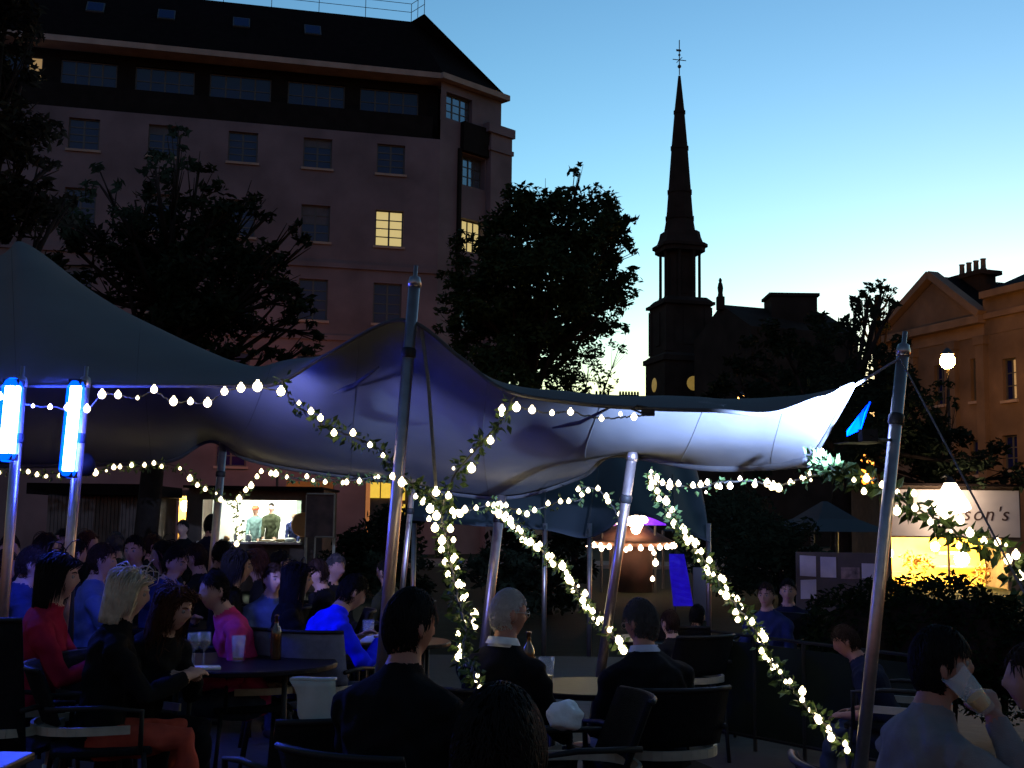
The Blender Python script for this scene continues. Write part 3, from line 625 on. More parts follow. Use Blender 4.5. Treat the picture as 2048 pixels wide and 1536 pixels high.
# ------------------------------------------------------------------ garlands and strings of bulbs
def bulbmesh(r, m):
    key = 'bulb_%d_%s' % (int(r * 10000), m.name)
    if key not in bpy.data.meshes:
        mb = MB(); mb.lathe((0, 0, 0), [(r * .25, -r), (r * .72, -r * .7), (r, 0), (r * .72, r * .7), (r * .3, r), (r * .28, r * 1.35)], 8); mb.mesh(key, m, True)
    return bpy.data.meshes[key]
def garland(label, pts, spacing, rpx, leaves, lsize, seed, cat='garland', m=None, jit=.035, explicit=None):
    rng = random.Random(seed); pts = [P(*q) for q in pts]
    o = empty('light_garland' if leaves else 'light_string', tuple(pts[0]), label, cat)
    path = []; n = len(pts) - 1
    for i in range(n * 10 + 1): path.append(crom(pts, min(i / 10, n - 1e-6)))
    mb = MB(); mb.tube([p + V((rng.uniform(-.006, .006),) * 3) for p in path], .006 if leaves else .0045, 5); mb.build('cable', M_wire, o)
    L = [0]
    for i in range(1, len(path)): L.append(L[-1] + (path[i] - path[i - 1]).length)
    def at(s):
        for i in range(1, len(L)):
            if L[i] >= s: return lerp(path[i - 1], path[i], (s - L[i - 1]) / max(1e-6, L[i] - L[i - 1]))
        return path[-1]
    if leaves:
        mb = MB()
        for _ in range(int(leaves * L[-1])):
            c = at(rng.random() * L[-1]); a = V((rng.gauss(0, 1), rng.gauss(0, 1), rng.gauss(0, 1) - .3)).normalized(); c = c + a * rng.uniform(.005, .05)
            s = .78 * lsize * rng.uniform(.6, 1.3); b = a.orthogonal().normalized(); b = b * cos(q := rng.random() * 6.28) + a.cross(b) * sin(q); nn = a.cross(b)
            mb.add([c, c + a * s * .45 + b * s * .36 + nn * s * .1, c + a * s * 1.1, c + a * s * .45 - b * s * .36 + nn * s * .1, c + a * s * .5 - nn * s * .06], [(0, 1, 4), (1, 2, 4), (2, 3, 4), (3, 0, 4)])
        lo = mb.build('leaves', M_garl, o); lo['kind'] = 'stuff'
    m = m or M_bulb; pos = []
    if explicit: pos = [P(*q) for q in explicit]
    else:
        s = spacing * .5
        while s < L[-1]:
            pos.append(at(s) + V((rng.uniform(-jit, jit), rng.uniform(-jit, jit) - (.03 if leaves else 0), rng.uniform(-jit, jit * .6)))); s += spacing * rng.uniform(.55, 1.4)
    for p in pos:
        r = ((.76 if leaves else .86) * rpx * rng.choice((.5, .7, .85, 1, 1, 1.15, 1.4))) * p.y / F; r = round(r, 3)
        b = link('bulb', bulbmesh(r, m), o, p)
    return o
garland('leafy lit garland hanging from the tent edge to the middle pole', [(563, 758, 7.3), (585, 800, 7.3), (650, 850, 7.25), (715, 876, 7.2), (765, 905, 7.15), (800, 950, 7.05), (850, 985, 7.0), (888, 1008, 6.95)], .1, 8, 190, .055, 1, explicit=[(562, 783, 7.2), (622, 823, 7.2), (641, 836, 7.2), (668, 866, 7.15), (706, 866, 7.15), (766, 911, 7.1), (785, 953, 7.0), (803, 965, 7.0), (740, 890, 7.1), (598, 806, 7.2)])
garland('leafy lit garland hanging from the canopy right of the middle pole', [(1024, 795, 6.9), (1012, 830, 6.9), (955, 895, 6.95), (910, 950, 7), (888, 1008, 6.95)], .1, 8, 190, .055, 2, explicit=[(1004, 818, 6.85), (1003, 828, 6.82), (981, 881, 6.9), (943, 902, 6.9), (907, 937, 6.9), (943, 937, 6.95)])
G3 = [(872, 984, 6.9), (897, 992, 6.9), (845, 1005, 6.9), (860, 1018, 6.85), (873, 1032, 6.85), (858, 1038, 6.85), (848, 998, 6.9), (915, 1025, 6.9), (922, 1030, 6.9), (905, 1022, 6.9), (870, 1056, 6.8), (901, 1058, 6.8), (884, 1081, 6.8), (907, 1080, 6.8), (883, 1099, 6.8), (890, 1124, 6.75), (909, 1118, 6.75), (896, 1149, 6.7), (915, 1138, 6.7), (918, 1170, 6.7), (928, 1170, 6.7), (926, 1197, 6.6), (931, 1190, 6.6), (949, 1228, 6.6), (926, 1245, 6.55), (948, 1244, 6.6), (950, 1253, 6.6), (916, 1268, 6.5), (921, 1297, 6.5), (938, 1293, 6.5), (918, 1314, 6.5), (955, 1351, 6.4), (952, 1362, 6.4), (962, 1376, 6.4)]
garland('leafy lit garland dropping steeply to the dark haired man\'s shoulder', [(888, 1000, 6.95), (885, 1050, 6.75), (898, 1100, 6.5), (905, 1150, 6.25), (920, 1210, 5.95), (930, 1260, 5.7), (925, 1310, 5.5), (950, 1350, 5.3), (962, 1385, 5.2)], .06, 7.5, 200, .05, 3, explicit=[(x, y, 6.9 - (y - 1000) / 385 * 1.72) for x, y, _ in G3])
garland('leafy string of lights along the back edge of the tent', [(-40, 942, 12.3), (30, 942, 12.3), (90, 948, 12.3), (200, 940, 12.3), (260, 934, 12.3), (345, 930, 12.2), (395, 965, 12.2), (440, 992, 12.2), (475, 1000, 12.2), (500, 970, 12.2), (525, 942, 12.2), (580, 955, 12.1), (640, 958, 12.1), (700, 960, 12), (765, 955, 12), (830, 975, 12)], .11, 5.6, 90, .055, 4, m=M_bulb2, jit=.03)
garland('short tail of lights hanging before the food stall', [(472, 1000, 12.2), (476, 1040, 12.2), (480, 1085, 12.2)], .06, 6, 120, .05, 5, m=M_bulb2)
garland('string of round bulbs along the front edge of the big peak', [(-40, 790, 7.5), (66, 812, 7.5), (100, 814, 7.5), (172, 818, 7.5), (204, 789, 7.5), (236, 790, 7.5), (275, 795, 7.5), (308, 779, 7.5)], .1, 8.5, 0, 0, 6, 'light string', explicit=[(0, 793, 7.45), (66, 812, 7.45), (100, 814, 7.45), (135, 815, 7.45), (174, 818, 7.45), (204, 789, 7.45), (236, 790, 7.45), (275, 796, 7.45), (308, 779, 7.45)])
garland('string of round bulbs dipping towards the leafy garland', [(308, 779, 7.5), (347, 803, 7.5), (381, 803, 7.5), (415, 806, 7.45), (449, 783, 7.4), (482, 777, 7.4), (515, 774, 7.35), (560, 785, 7.3)], .1, 8.5, 0, 0, 7, 'light string', explicit=[(347, 803, 7.45), (381, 803, 7.45), (415, 806, 7.4), (449, 783, 7.35), (482, 776, 7.35), (515, 773, 7.3)])
garland('string of round bulbs in front of the bright canopy', [(1024, 812, 6.9), (1064, 820, 6.85), (1104, 826, 6.8), (1141, 824, 6.75), (1203, 837, 6.7), (1265, 832, 6.65), (1290, 830, 6.65)], .1, 8.5, 0, 0, 8, 'light string', explicit=[(1033, 815, 6.85), (1064, 820, 6.8), (1104, 826, 6.75), (1141, 824, 6.7), (1203, 837, 6.65), (1241, 828, 6.6), (1268, 834, 6.6)])
garland('wavy string of lights hung across the pale far marquee', [(828, 990, 11), (870, 1012, 11), (915, 1030, 11), (955, 1015, 11), (1000, 1012, 11), (1050, 1022, 11), (1085, 1015, 11), (1130, 1000, 11), (1160, 1000, 11), (1165, 976, 11), (1195, 980, 11), (1222, 1008, 11), (1240, 1040, 11)], .085, 6.2, 60, .05, 9, m=M_bulb2)
garland('leafy lit garland slanting down behind the white haired man', [(985, 1005, 11), (1030, 1048, 10.6), (1062, 1085, 10.3), (1105, 1120, 10), (1135, 1150, 9.7), (1160, 1190, 9.4), (1190, 1230, 9.1), (1220, 1265, 8.8), (1248, 1300, 8.6)], .052, 7, 130, .06, 10)
garland('string of lights under the bright tent wing', [(1300, 940, 8.8), (1318, 968, 8.6), (1350, 972, 8.4), (1400, 975, 8.2), (1440, 965, 8), (1500, 962, 7.8), (1560, 970, 7.5), (1600, 958, 7.2), (1650, 946, 6.9)], .075, 7, 25, .05, 13, m=M_bulb2)
garland('long leafy lit garland slanting to the ground by the thick pole', [(1300, 945, 8.8), (1318, 990, 8.6), (1345, 1035, 8.4), (1375, 1080, 8.1), (1405, 1115, 7.9), (1440, 1170, 7.6), (1480, 1220, 7.3), (1520, 1275, 7.0), (1552, 1335, 6.8), (1590, 1385, 6.6), (1640, 1440, 6.4), (1695, 1500, 6.2)], .056, 7, 190, .05, 11)
garland('lush leafy lit garland crossing the thick pole towards the kiosk', [(1632, 918, 6.9), (1660, 935, 6.7), (1690, 952, 6.5), (1760, 968, 6.3), (1830, 1015, 6.1), (1890, 1050, 6.0), (1950, 1085, 5.9), (2010, 1095, 5.8), (2030, 1150, 5.7), (2070, 1200, 5.6)], .09, 8, 260, .07, 12, explicit=[(1644, 905, 6.6), (1676, 922, 6.5), (1708, 960, 6.3), (1733, 957, 6.3), (1728, 983, 6.25), (1764, 970, 6.15), (1794, 1022, 6.1), (1830, 1016, 6.0), (1828, 987, 6.05), (1861, 1044, 5.95), (1890, 1031, 5.95), (1921, 1040, 5.9), (1902, 1063, 5.9), (1940, 1066, 5.85), (1968, 1082, 5.8), (1918, 1092, 5.85), (1995, 1085, 5.75), (2012, 1090, 5.75), (2016, 1120, 5.7), (2032, 1110, 5.7), (2040, 1152, 5.7), (1795, 984, 6.2)])

# ------------------------------------------------------------------ far marquee, stalls, kiosks
def sheet(name, cols, mat_, parent, nu, nv, thick=.004, wob=.02):
    g_ = [[P(*q) for q in c] for c in cols]; n = len(g_) - 1; m = len(g_[0]) - 1; mb = MB(); vs = []
    for j in range(nv + 1):
        for i in range(nu + 1):
            u = min(i / nu * n, n - 1e-5); v = min(j / nv * m, m - 1e-5); k = int(u); f = u - k
            a, b, c, d = [crom(g_[min(max(q, 0), n)], v) for q in (k - 1, k, k + 1, k + 2)]
            p = 0.5 * ((2 * b) + (c - a) * f + (2 * a - 5 * b + 4 * c - d) * f * f + (3 * b - a - 3 * c + d) * f ** 3)
            p.z += wob * sin(u * 5.3 + v * 2) * sin(pi * v / m); vs.append(p)
    mb.add(vs, [(j * (nu + 1) + i, j * (nu + 1) + i + 1, (j + 1) * (nu + 1) + i + 1, (j + 1) * (nu + 1) + i) for j in range(nv) for i in range(nu)])
    o = mb.build(name, mat_, parent, True); s_ = o.modifiers.new('s', 'SOLIDIFY'); s_.thickness = thick; return o
mq = empty('far_marquee', (1.0, 17, 0), 'pale grey marquee roof seen through the gap below the tent', 'tent')
M_marq = mat('marquee_fabric', (.022, .029, .035), .85, .15, .8)
sheet('canopy', [[(820, 1040, 15), (830, 960, 17), (840, 900, 20)], [(960, 1052, 15), (960, 960, 17), (960, 900, 20)], [(1090, 1060, 15), (1090, 960, 17), (1090, 880, 20)], [(1180, 1075, 15), (1190, 950, 17), (1190, 860, 20)],
    [(1270, 1030, 15), (1270, 930, 17), (1260, 850, 20)], [(1360, 1060, 15), (1350, 960, 17), (1330, 870, 20)], [(1420, 1085, 15), (1405, 990, 17), (1385, 900, 20)]], M_marq, mq, 48, 14, wob=.05)
for px, d in ((828, 15), (1090, 15), (1180, 15), (1418, 15)):
    q = P(px, 1055, d); mb = MB(); mb.tube([(q.x, d + .05, 0), (q.x, d + .05, q.z + .05)], .03, 8); mb.build('pole', M_steel, mq, True)
for a, b in (((1196, 940, 16.9), (1172, 1070, 14.9)), ((1345, 950, 16.9), (1350, 1060, 14.9)), ((1090, 950, 16.9), (1090, 1060, 14.9))):
    mb = MB(); mb.tube([P(*a), P(*b)], .014, 5); mb.build('seam', M_hem, mq)
def pitched_stall(px, d, hw, ztop, zeave, label):
    c = P(px, 1050, d); o = empty('pitched_stall', (c.x, d, 0), label, 'stall'); mb = MB()
    n = 4; pr = [(hw * 1.42, zeave), (hw * .7, lerp(zeave, ztop, .42)), (.06, ztop)]
    vs = [(c.x + r * cos(pi / 4 + 2 * pi * k / n + .35), d + r * sin(pi / 4 + 2 * pi * k / n + .35), z) for r, z in pr for k in range(n)]
    mb.add(vs, [(i * n + k, i * n + (k + 1) % n, (i + 1) * n + (k + 1) % n, (i + 1) * n + k) for i in range(2) for k in range(n)]); mb.build('roof', M_marq, o)
    for k in range(4):
        a = pi / 4 + pi / 2 * k + .35; x, y = c.x + hw * 1.35 * cos(a), d + hw * 1.35 * sin(a); mb = MB(); mb.tube([(x, y, 0), (x, y, zeave + .02)], .04, 8); mb.build('post', M_lead, o)
    return o
pitched_stall(1650, 27, 1.0, 2.15, 1.5, 'stall with pale blue pitched roof between the thick pole and long garland')
pitched_stall(1440, 31, 1.1, 2.1, 1.45, 'dim pitched stall roof under the bright tent wing')

# food stall with lit hatch
fd = 28.0; fk = fd / F
def X(px, d=fd): return P(px, 1050, d).x
def Z(py, d=fd, px=500): return P(px, py, d).z
food = empty('food_stall', (X(480), fd, 0), 'dark food stall with brightly lit serving hatch', 'stall')
M_stall_in = mat('stall_wall_white', (.72, .73, .69), .6, .08, 3)
x0, x1, z0, z1 = X(404), X(601), Z(1083), Z(1000)
mb = MB()
mb.box(X(380), x0, fd, fd + .1, 0, Z(978)); mb.box(x1, X(640), fd, fd + .1, 0, Z(978)); mb.box(x0, x1, fd + .002, fd + .098, 0, z0); mb.box(x0, x1, fd + .002, fd + .098, z1, Z(978) - .002)
mb.box(X(380) - .06, X(380), fd, fd + 2.2, 0, Z(978)); mb.box(X(640), X(640) + .06, fd, fd + 2.2, 0, Z(978))
mb.build('wall', M_wood, food)
mb = MB(); mb.box(X(380) + .01, X(640) - .01, fd + 2.0, fd + 2.1, .1, Z(980)); mb.box(X(380) + .02, X(640) - .02, fd + .1, fd + 2.0, .3, .36); mb.box(X(380) + .02, X(640) - .02, fd + .12, fd + 1.98, Z(984), Z(982)); mb.build('back_wall', M_stall_in, food)
mb = MB(); a, b = V((X(372), fd - .35, Z(984))), V((X(648), fd - .35, Z(986))); mb.box(a.x, b.x, fd - .4, fd + 2.4, Z(978), Z(973)); mb.build('roof', M_slate, food)
mb = MB(); mb.box(x0 - .05, x1 + .05, fd - .25, fd + .35, z0 - .05, z0); mb.build('counter', mat('steel_counter', (.4, .4, .38), .4, .1, 8, metal=.6), food)
for k in range(2):
    mb = MB(); mb.tube([(X(440 + 90 * k), fd + .9, Z(990)), (X(500 + 90 * k), fd + .9, Z(990))], .03, 8); mb.build('strip_lamp', mat('strip_lamp', (.9, .9, .85), .4, 0, emit=(.95, 1.0, .86), estr=48), food)
mb = MB(); mb.obox((X(588), fd + 1.9, Z(1022)), (.28, 0, 0), (0, .02, 0), (0, 0, .3)); mb.build('green_panel', mat('green_panel', (.14, .2, .15), .6, .1, 5), food)
for px, w, h, col in ((452, .07, .12, (.5, .25, .08)), (475, .1, .2, (.6, .6, .5)), (496, .08, .16, (.5, .5, .45)), (560, .12, .07, (.35, .25, .1)), (580, .13, .09, (.6, .62, .6)), (535, .2, .05, (.3, .2, .08))):
    mb = MB(); mb.lathe((X(px), fd + .1, z0), [(w * .8, 0), (w, h * .3), (w * .9, h * .8), (w * .5, h)], 10); tag(mb.build('food_tub', mat('tub_%d' % px, col, .5, .15, 10), None, True), {452: 'small orange tub at the end of the stall counter', 475: 'tall pale jar on the stall counter', 496: 'pale jar beside the tall one on the stall counter', 560: 'low brown tub on the stall counter', 580: 'white tub at the bright end of the stall counter', 535: 'flat tray of brown food on the stall counter'}[px], 'tub')
mb = MB(); pc = V((X(608), fd - .06, Z(1048))); mb.lathe(pc, [(.02, .02), (.26, .02), (.28, 0), (.28, -.02)], 20, axis=(0, -1, 0)); tag(mb.build('round_sign', mat('round_orange', (.35, .14, .03), .6, .2, 6)), 'round orange sign hung beside the stall hatch', 'sign')
# dark hut beside it with a lit doorway
hut = empty('timber_hut', (X(190, 26), 26, 0), 'low dark timber hut behind the seated crowd', 'hut'); hx = lambda p: X(p, 26); hz = lambda p: Z(p, 26, 200)
for k in range(26):
    a = lerp(hx(92), hx(288), k / 26); b = lerp(hx(92), hx(288), (k + 1) / 26); mb = MB(); mb.box(a + .006, b - .006, 26 + RNG.uniform(0, .015), 26.06, 0, hz(990)); mb.build('plank', M_wood, hut)
mb = MB(); mb.box(hx(92) + .01, hx(288) - .01, 26.06, 28.5, 0, hz(990) - .01); mb.build('wall', M_wood, hut)
mb = MB(); mb.box(hx(60), hx(296), 25.7, 28.6, hz(990), hz(968)); mb.build('roof', M_slate, hut)
door = empty('ticket_hut', (X(352, 29), 29, 0), 'narrow hut with glowing yellow doorway left of the food stall', 'hut'); dx = lambda p: X(p, 29); dz_ = lambda p: Z(p, 29, 350)
mb = MB(); mb.box(dx(322), dx(334), 29, 29.1, 0, dz_(985)); mb.box(dx(371), dx(384), 29, 29.1, 0, dz_(985)); mb.box(dx(322), dx(384), 29.001, 29.1, dz_(992), dz_(980)); mb.build('wall', M_wood, door)
mb = MB(); mb.box(dx(322), dx(384), 30.5, 30.6, 0, dz_(985)); mb.build('back_wall', mat('yellow_wall', (.6, .42, .16), .7, .2, 2), door)
mb = MB(); mb.ell((dx(345), 30, dz_(1010)), .09, .09, .13); mb.build('lamp', mat('hut_lamp', (.9, .8, .5), .4, 0, emit=(1, .68, .28), estr=60), door)
mb = MB(); mb.box(dx(334), dx(371), 29.02, 29.06, dz_(1001), dz_(1003) + .05); mb.build('transom', M_wood, door)
mb = MB(); mb.tube([(dx(380), 28.9, dz_(1065)), (dx(382), 28.9, dz_(1005))], .05, 8); mb.build('post', mat('pale_post', (.35, .35, .32), .6, .1, 5), door)
# poster frame
pf = empty('poster_frame', (X(645, 24), 24, 0), 'dark poster in a thin pale frame beside the food stall', 'poster'); fx = lambda p: X(p, 24); fz = lambda p: Z(p, 24, 640)
mb = MB(); mb.box(fx(612), fx(668), 24, 24.03, fz(1075), fz(990)); mb.build('picture', mat('poster_print', (.06, .035, .03), .5, .9, 3.5), pf)
mb = MB()
for a, b in (((668, 1074), (668, 988)), ((632, 1074), (668, 1074)), ((632, 1074), (630, 1160)), ((612, 988), (668, 988))): mb.tube([(fx(a[0]), 23.97, fz(a[1])), (fx(b[0]), 23.97, fz(b[1]))], .018, 6)
mb.tube([(fx(612), 24.05, 0), (fx(612), 24.05, fz(990))], .03, 6); mb.tube([(fx(668), 24.05, 0), (fx(668), 24.05, fz(1075))], .03, 6); mb.build('frame', M_alu, pf)
# stand-ins for orange lit stone, a lit post and lit hotel windows
ob = empty('orange_lit_panel', (X(620, 32), 32, 0), 'panel standing in for orange lit hotel stone above the food stall roof', 'banner'); mb = MB(); mb.box(X(570, 32), X(664, 32), 32, 32.03, Z(993, 32, 620), Z(963, 32, 620)); mb.build('cloth', mat('orange_lit_stone', (.22, .07, .02), .8, .4, 3, emit=(1, .3, .05), estr=.012), ob)  # orange light on the hotel stone, put into panel colour and emission
mb = MB()
for p in (572, 662): mb.tube([(X(p, 32), 32.06, 0), (X(p, 32), 32.06, Z(962, 32, 620))], .04, 6)
mb.build('post', M_lead, ob)
mb = MB(); mb.box(X(730, 30), X(738, 30), 30, 30.08, Z(1040, 30, 734), Z(958, 30, 734)); mb.box(X(732, 30), X(736, 30), 30.01, 30.07, 0, Z(1040, 30, 734)); tag(mb.build('lit_post', mat('orange_lit_post', (.5, .2, .08), .6, .2, 6, emit=(1, .35, .1), estr=.06)), 'slim orange post with painted glow left of the middle pole', 'lamp')  # light on the post put in as emission; the post is no lamp
ls = empty('lit_window_block', (X(775, 31), 31, 0), 'stand-in block with yellow lit hotel panes behind the middle pole', 'kiosk')  # block added to carry the lit ground floor windows of the hotel
mb = MB(); mb.box(X(728, 31), X(815, 31), 31.1, 33, 0, Z(950, 31, 770)); mb.build('wall', M_wood, ls)
for (a, b, c, d_) in ((737, 757, 965, 996), (760, 779, 962, 996), (800, 808, 972, 1000), (800, 809, 1008, 1026), (800, 809, 1029, 1052)):
    mb = MB(); mb.box(X(a, 31), X(b, 31), 31.04, 31.09, Z(d_, 31, 770), Z(c, 31, 770)); mb.build('pane', mat('yellow_pane', (.6, .45, .1), .5, .3, 2.5, emit=(1, .62, .06), estr=.16), ls)

# fairground kiosk ringed with bulbs
kd = 30.0; kk = empty('bulb_kiosk', (X(1262, kd), kd, 0), 'small round fairground kiosk ringed with bright bulbs and violet boards', 'kiosk'); kc = V((X(1262, kd), kd, 0)); kz = lambda p: Z(p, kd, 1262); kr = .95
M_viol = mat('violet_board', (.10, .03, .35), .5, .5, 5, emit=(.14, .0, 1.0), estr=.22)
mb = MB(); mb.lathe(kc, [(kr * .55, 0), (kr * .55, kz(1100)), (kr * .5, kz(1088))], 16); mb.build('drum', mat('red_brown', (.05, .02, .015), .7, .4, 4), kk, True)
mb = MB(); mb.lathe(kc, [(kr * 1.02, kz(1092)), (kr * 1.1, kz(1082)), (kr * .6, kz(1062)), (kr * .3, kz(1042)), (.05, kz(1036))], 20); mb.build('roof', mat('kiosk_roof', (.09, .04, .025), .7, .4, 4), kk, True)
bm_ = mat('kiosk_bulb', (.9, .8, .7), .3, 0, emit=(1.0, .62, .36), estr=4.5)
def kb(p, r):
    r = round(r, 2); link('bulb', bulbmesh(r, bm_), kk, p)
for k in range(26):
    a = 2 * pi * k / 26; kb(kc + V((kr * 1.1 * cos(a), kr * 1.1 * sin(a), kz(1088) - .05 + .03 * cos(a * 2))), .06)
for x, y, r in ((1250, 1040, .1), (1258, 1030, .12), (1263, 1022, .09), (1266, 1040, .12), (1275, 1048, .1), (1272, 1058, .09), (1280, 1045, .06), (1285, 1036, .05), (1236, 1042, .06), (1219, 1044, .05), (1209, 1046, .04), (1232, 1034, .04), (1290, 1040, .05)): kb(P(x, y, kd - 1.1), r * 1.35)
for x, y, r in ((1308, 1106, .05), (1311, 1126, .07), (1305, 1158, .05), (1252, 1100, .05), (1203, 1098, .05)): kb(P(x, y, kd - 1.0), r)
for (a, b, c, e) in ((1284, 1326, 1018, 1050), (1172, 1228, 1016, 1052)):
    mb = MB(); mb.box(X(a, kd), X(b, kd), kd - .6, kd - .5, kz(e), kz(c)); mb.build('violet_board', M_viol if a > 1200 else mat('violet_dim', (.08, .03, .25), .5, .6, 5, emit=(.14, .0, 1.0), estr=.04), kk)
    mb = MB(); mb.tube([(X((a + b) / 2, kd), kd - .55, kz(e)), (X((a + b) / 2, kd), kd - .55, 0)], .03, 6); mb.build('board_post', M_lead, kk)
bb = empty('blue_banner', (X(1362, 20), 20, 0), 'glowing blue and violet banner right of the bulb-lit kiosk', 'banner'); bx_ = lambda p: X(p, 20); bz_ = lambda p: Z(p, 20, 1362)
mb = MB(); n = 8; vs = []
for j in range(n + 1):
    t = j / n; y = lerp(1108, 1212, t); vs += [(bx_(lerp(1338, 1345, t)), 20 + .06 * sin(t * 5), bz_(y)), (bx_(lerp(1368, 1386, t)), 20 - .05 * sin(t * 4), bz_(y))]
mb.add(vs, [(2 * j, 2 * j + 1, 2 * j + 3, 2 * j + 2) for j in range(n)])
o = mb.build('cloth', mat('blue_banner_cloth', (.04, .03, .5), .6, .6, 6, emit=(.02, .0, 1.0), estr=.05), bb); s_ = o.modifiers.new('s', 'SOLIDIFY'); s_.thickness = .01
mb = MB(); mb.tube([(bx_(1352), 20.1, 0), (bx_(1352), 20.1, bz_(1100))], .02, 6); mb.build('pole', M_lead, bb)
mb = MB(); mb.box(X(1386, 21), X(1418, 21), 21, 21.05, 0, Z(1135, 21, 1400)); tag(mb.build('grey_board', mat('grey_board', (.14, .13, .16), .7, .2, 3)), 'upright grey board beside the blue banner', 'board')

# shop kiosk with sign
sd = 33.0; shop = empty('shop_kiosk', (X(1900, sd), sd, 0), 'kiosk with pale name sign above a glowing yellow window', 'kiosk'); sx = lambda p: X(p, sd); sz = lambda p: Z(p, sd, 1900)
mb = MB(); mb.box(sx(1760), sx(1774), sd, sd + .15, 0, sz(975)); mb.box(sx(2014), sx(2040), sd, sd + .15, 0, sz(1074)); mb.box(sx(1774), sx(2014), sd + .002, sd + .148, 0, sz(1180)); mb.box(sx(1760), sx(2045), sd + .1, sd + .2, sz(1076), sz(972)); mb.box(sx(1760), sx(1763), sd + .2, sd + 3, 0, sz(975)); mb.box(sx(2040), sx(2043), sd + .2, sd + 3, 0, sz(975)); mb.build('wall', M_wood, shop)
M_yel = mat('shop_interior', (.7, .48, .12), .7, .25, 1.2)
mb = MB(); mb.box(sx(1764), sx(2039), sd + 2.5, sd + 2.6, 0, sz(980)); mb.box(sx(1763) , sx(1764), sd + .2, sd + 2.5, 0, sz(980)); mb.box(sx(1764), sx(2039), sd + .2, sd + 2.5, sz(1074), sz(1072)); mb.build('inner_wall', M_yel, shop)
mb = MB(); mb.box(sx(1752), sx(2050), sd - .3, sd + 3.1, sz(972), sz(968)); mb.build('roof', M_slate, shop)
mb = MB(); mb.box(sx(1772), sx(2038), sd - .06, sd + .0, sz(1073), sz(980)); sign = mb.build('sign_board', mat('sign_board', (.34, .31, .33), .7, .1, 2), shop)
xo = 0.0
for ch_ in "rson's":
    tx = bpy.data.curves.new('letter', 'FONT'); tx.body = ch_; tx.size = .52; tx.shear = .28; tx.extrude = .004
    to = bpy.data.objects.new('letter_curve', tx); COL.objects.link(to); dg = bpy.context.evaluated_depsgraph_get(); tm = bpy.data.meshes.new_from_object(to.evaluated_get(dg)); bpy.data.objects.remove(to); bpy.data.curves.remove(tx)
    tm.materials.clear(); tm.materials.append(mat('sign_ink', (.03, .012, .012), .7, 0)); tm.transform(Matrix.Translation((sx(1909) + xo, sd - .068, sz(1040))) @ Matrix.Rotation(pi / 2, 4, 'X')); link('letter', tm, sign)
    xo += {'r': .19, 's': .26, 'o': .31, 'n': .31, "'": .14}[ch_]
for k, p in enumerate((1774, 1895, 2013)):
    mb = MB(); mb.box(sx(p), sx(p) + .05, sd + .02, sd + .08, sz(1180), sz(1076)); mb.build('mullion', M_wood, shop)
for x, y, r in ((1800, 1110, .22), (1960, 1120, .2), (1905, 1095, .12)):
    mb = MB(); mb.ell((sx(x), sd + 1.4, sz(y)), r, r, r); mb.build('pendant_lamp', mat('shop_lamp', (.9, .8, .5), .4, 0, emit=(1, .72, .26), estr=70), shop, True)
rng = random.Random(3)
for (x, y, r) in ((1840, 1125, .3), (1868, 1130, .3), (1988, 1150, .3)):
    mb = MB(); leaf_quads(mb, V((sx(x), sd + .9, sz(y))), r, 90, .07, rng); o = mb.build('dried_flowers', mat('dried_flowers', (.3, .16, .05), .8, .3, 8), shop); o['kind'] = 'stuff'
for k, (x0_, x1_, y0_, y1_) in enumerate(((1925, 1975, 1105, 1112), (1900, 2010, 1135, 1139), (1780, 1880, 1150, 1154))):
    mb = MB(); mb.box(sx(x0_), sx(x1_), sd + 1.9, sd + 2.2, sz(y1_), sz(y0_)); mb.build('shelf', mat('shelf_wood', (.35, .2, .08), .7, .2, 4), shop)
lp = P(1901, 992, sd - .7); lamp = empty('sign_lamp', (lp.x, lp.y, 0), 'blazing white lantern in front of the kiosk name sign', 'lamp')
mb = MB(); mb.lathe(lp, [(.14, .34), (.26, .12), (.44, -.16), (.5, -.32), (.34, -.42), (.1, -.45)], 16); mb.build('globe', mat('lantern_globe', (.9, .85, .75), .4, 0, emit=(1.0, .74, .48), estr=5.5), lamp, True)
mb = MB(); mb.lathe(lp, [(.16, .33), (.1, .42), (.03, .5)], 12); mb.tube([lp + V((0, 0, .45)), lp + V((0, .3, .55)), lp + V((0, .66, .5))], .03, 8); mb.build('bracket', M_lead, lamp)
# notice board with sheets
nb = empty('notice_board', (X(1672, 13), 13, 0), 'dark notice board pinned with pale sheets left of the thick pole', 'board'); nx = lambda p: X(p, 13); nzz = lambda p: Z(p, 13, 1672)
mb = MB(); mb.box(nx(1592), nx(1752), 13, 13.04, nzz(1235), nzz(1105)); mb.box(nx(1600), nx(1606), 13.04, 13.09, 0, nzz(1110)); mb.box(nx(1738), nx(1744), 13.04, 13.09, 0, nzz(1110)); mb.build('board', M_wood, nb)
for (a, b, c, e) in ((1598, 1630, 1112, 1153), (1639, 1670, 1114, 1155), (1721, 1748, 1126, 1158), (1599, 1630, 1160, 1198)):
    mb = MB(); mb.obox((nx((a + b) / 2), 12.985, nzz((c + e) / 2)), (nx(b) / 2 - nx(a) / 2, 0, RNG.uniform(-.004, .004)), (0, .003, 0), (0, 0, (nzz(c) - nzz(e)) / 2)); mb.build('sheet', M_paper, nb)
mb = MB(); mb.obox((nx(1698), 12.985, nzz(1146)), (nx(1717) / 2 - nx(1680) / 2, 0, 0), (0, .003, 0), (0, 0, .06)); mb.build('sheet', mat('printed_sheet', (.2, .12, .1), .8, .8, 14), nb)
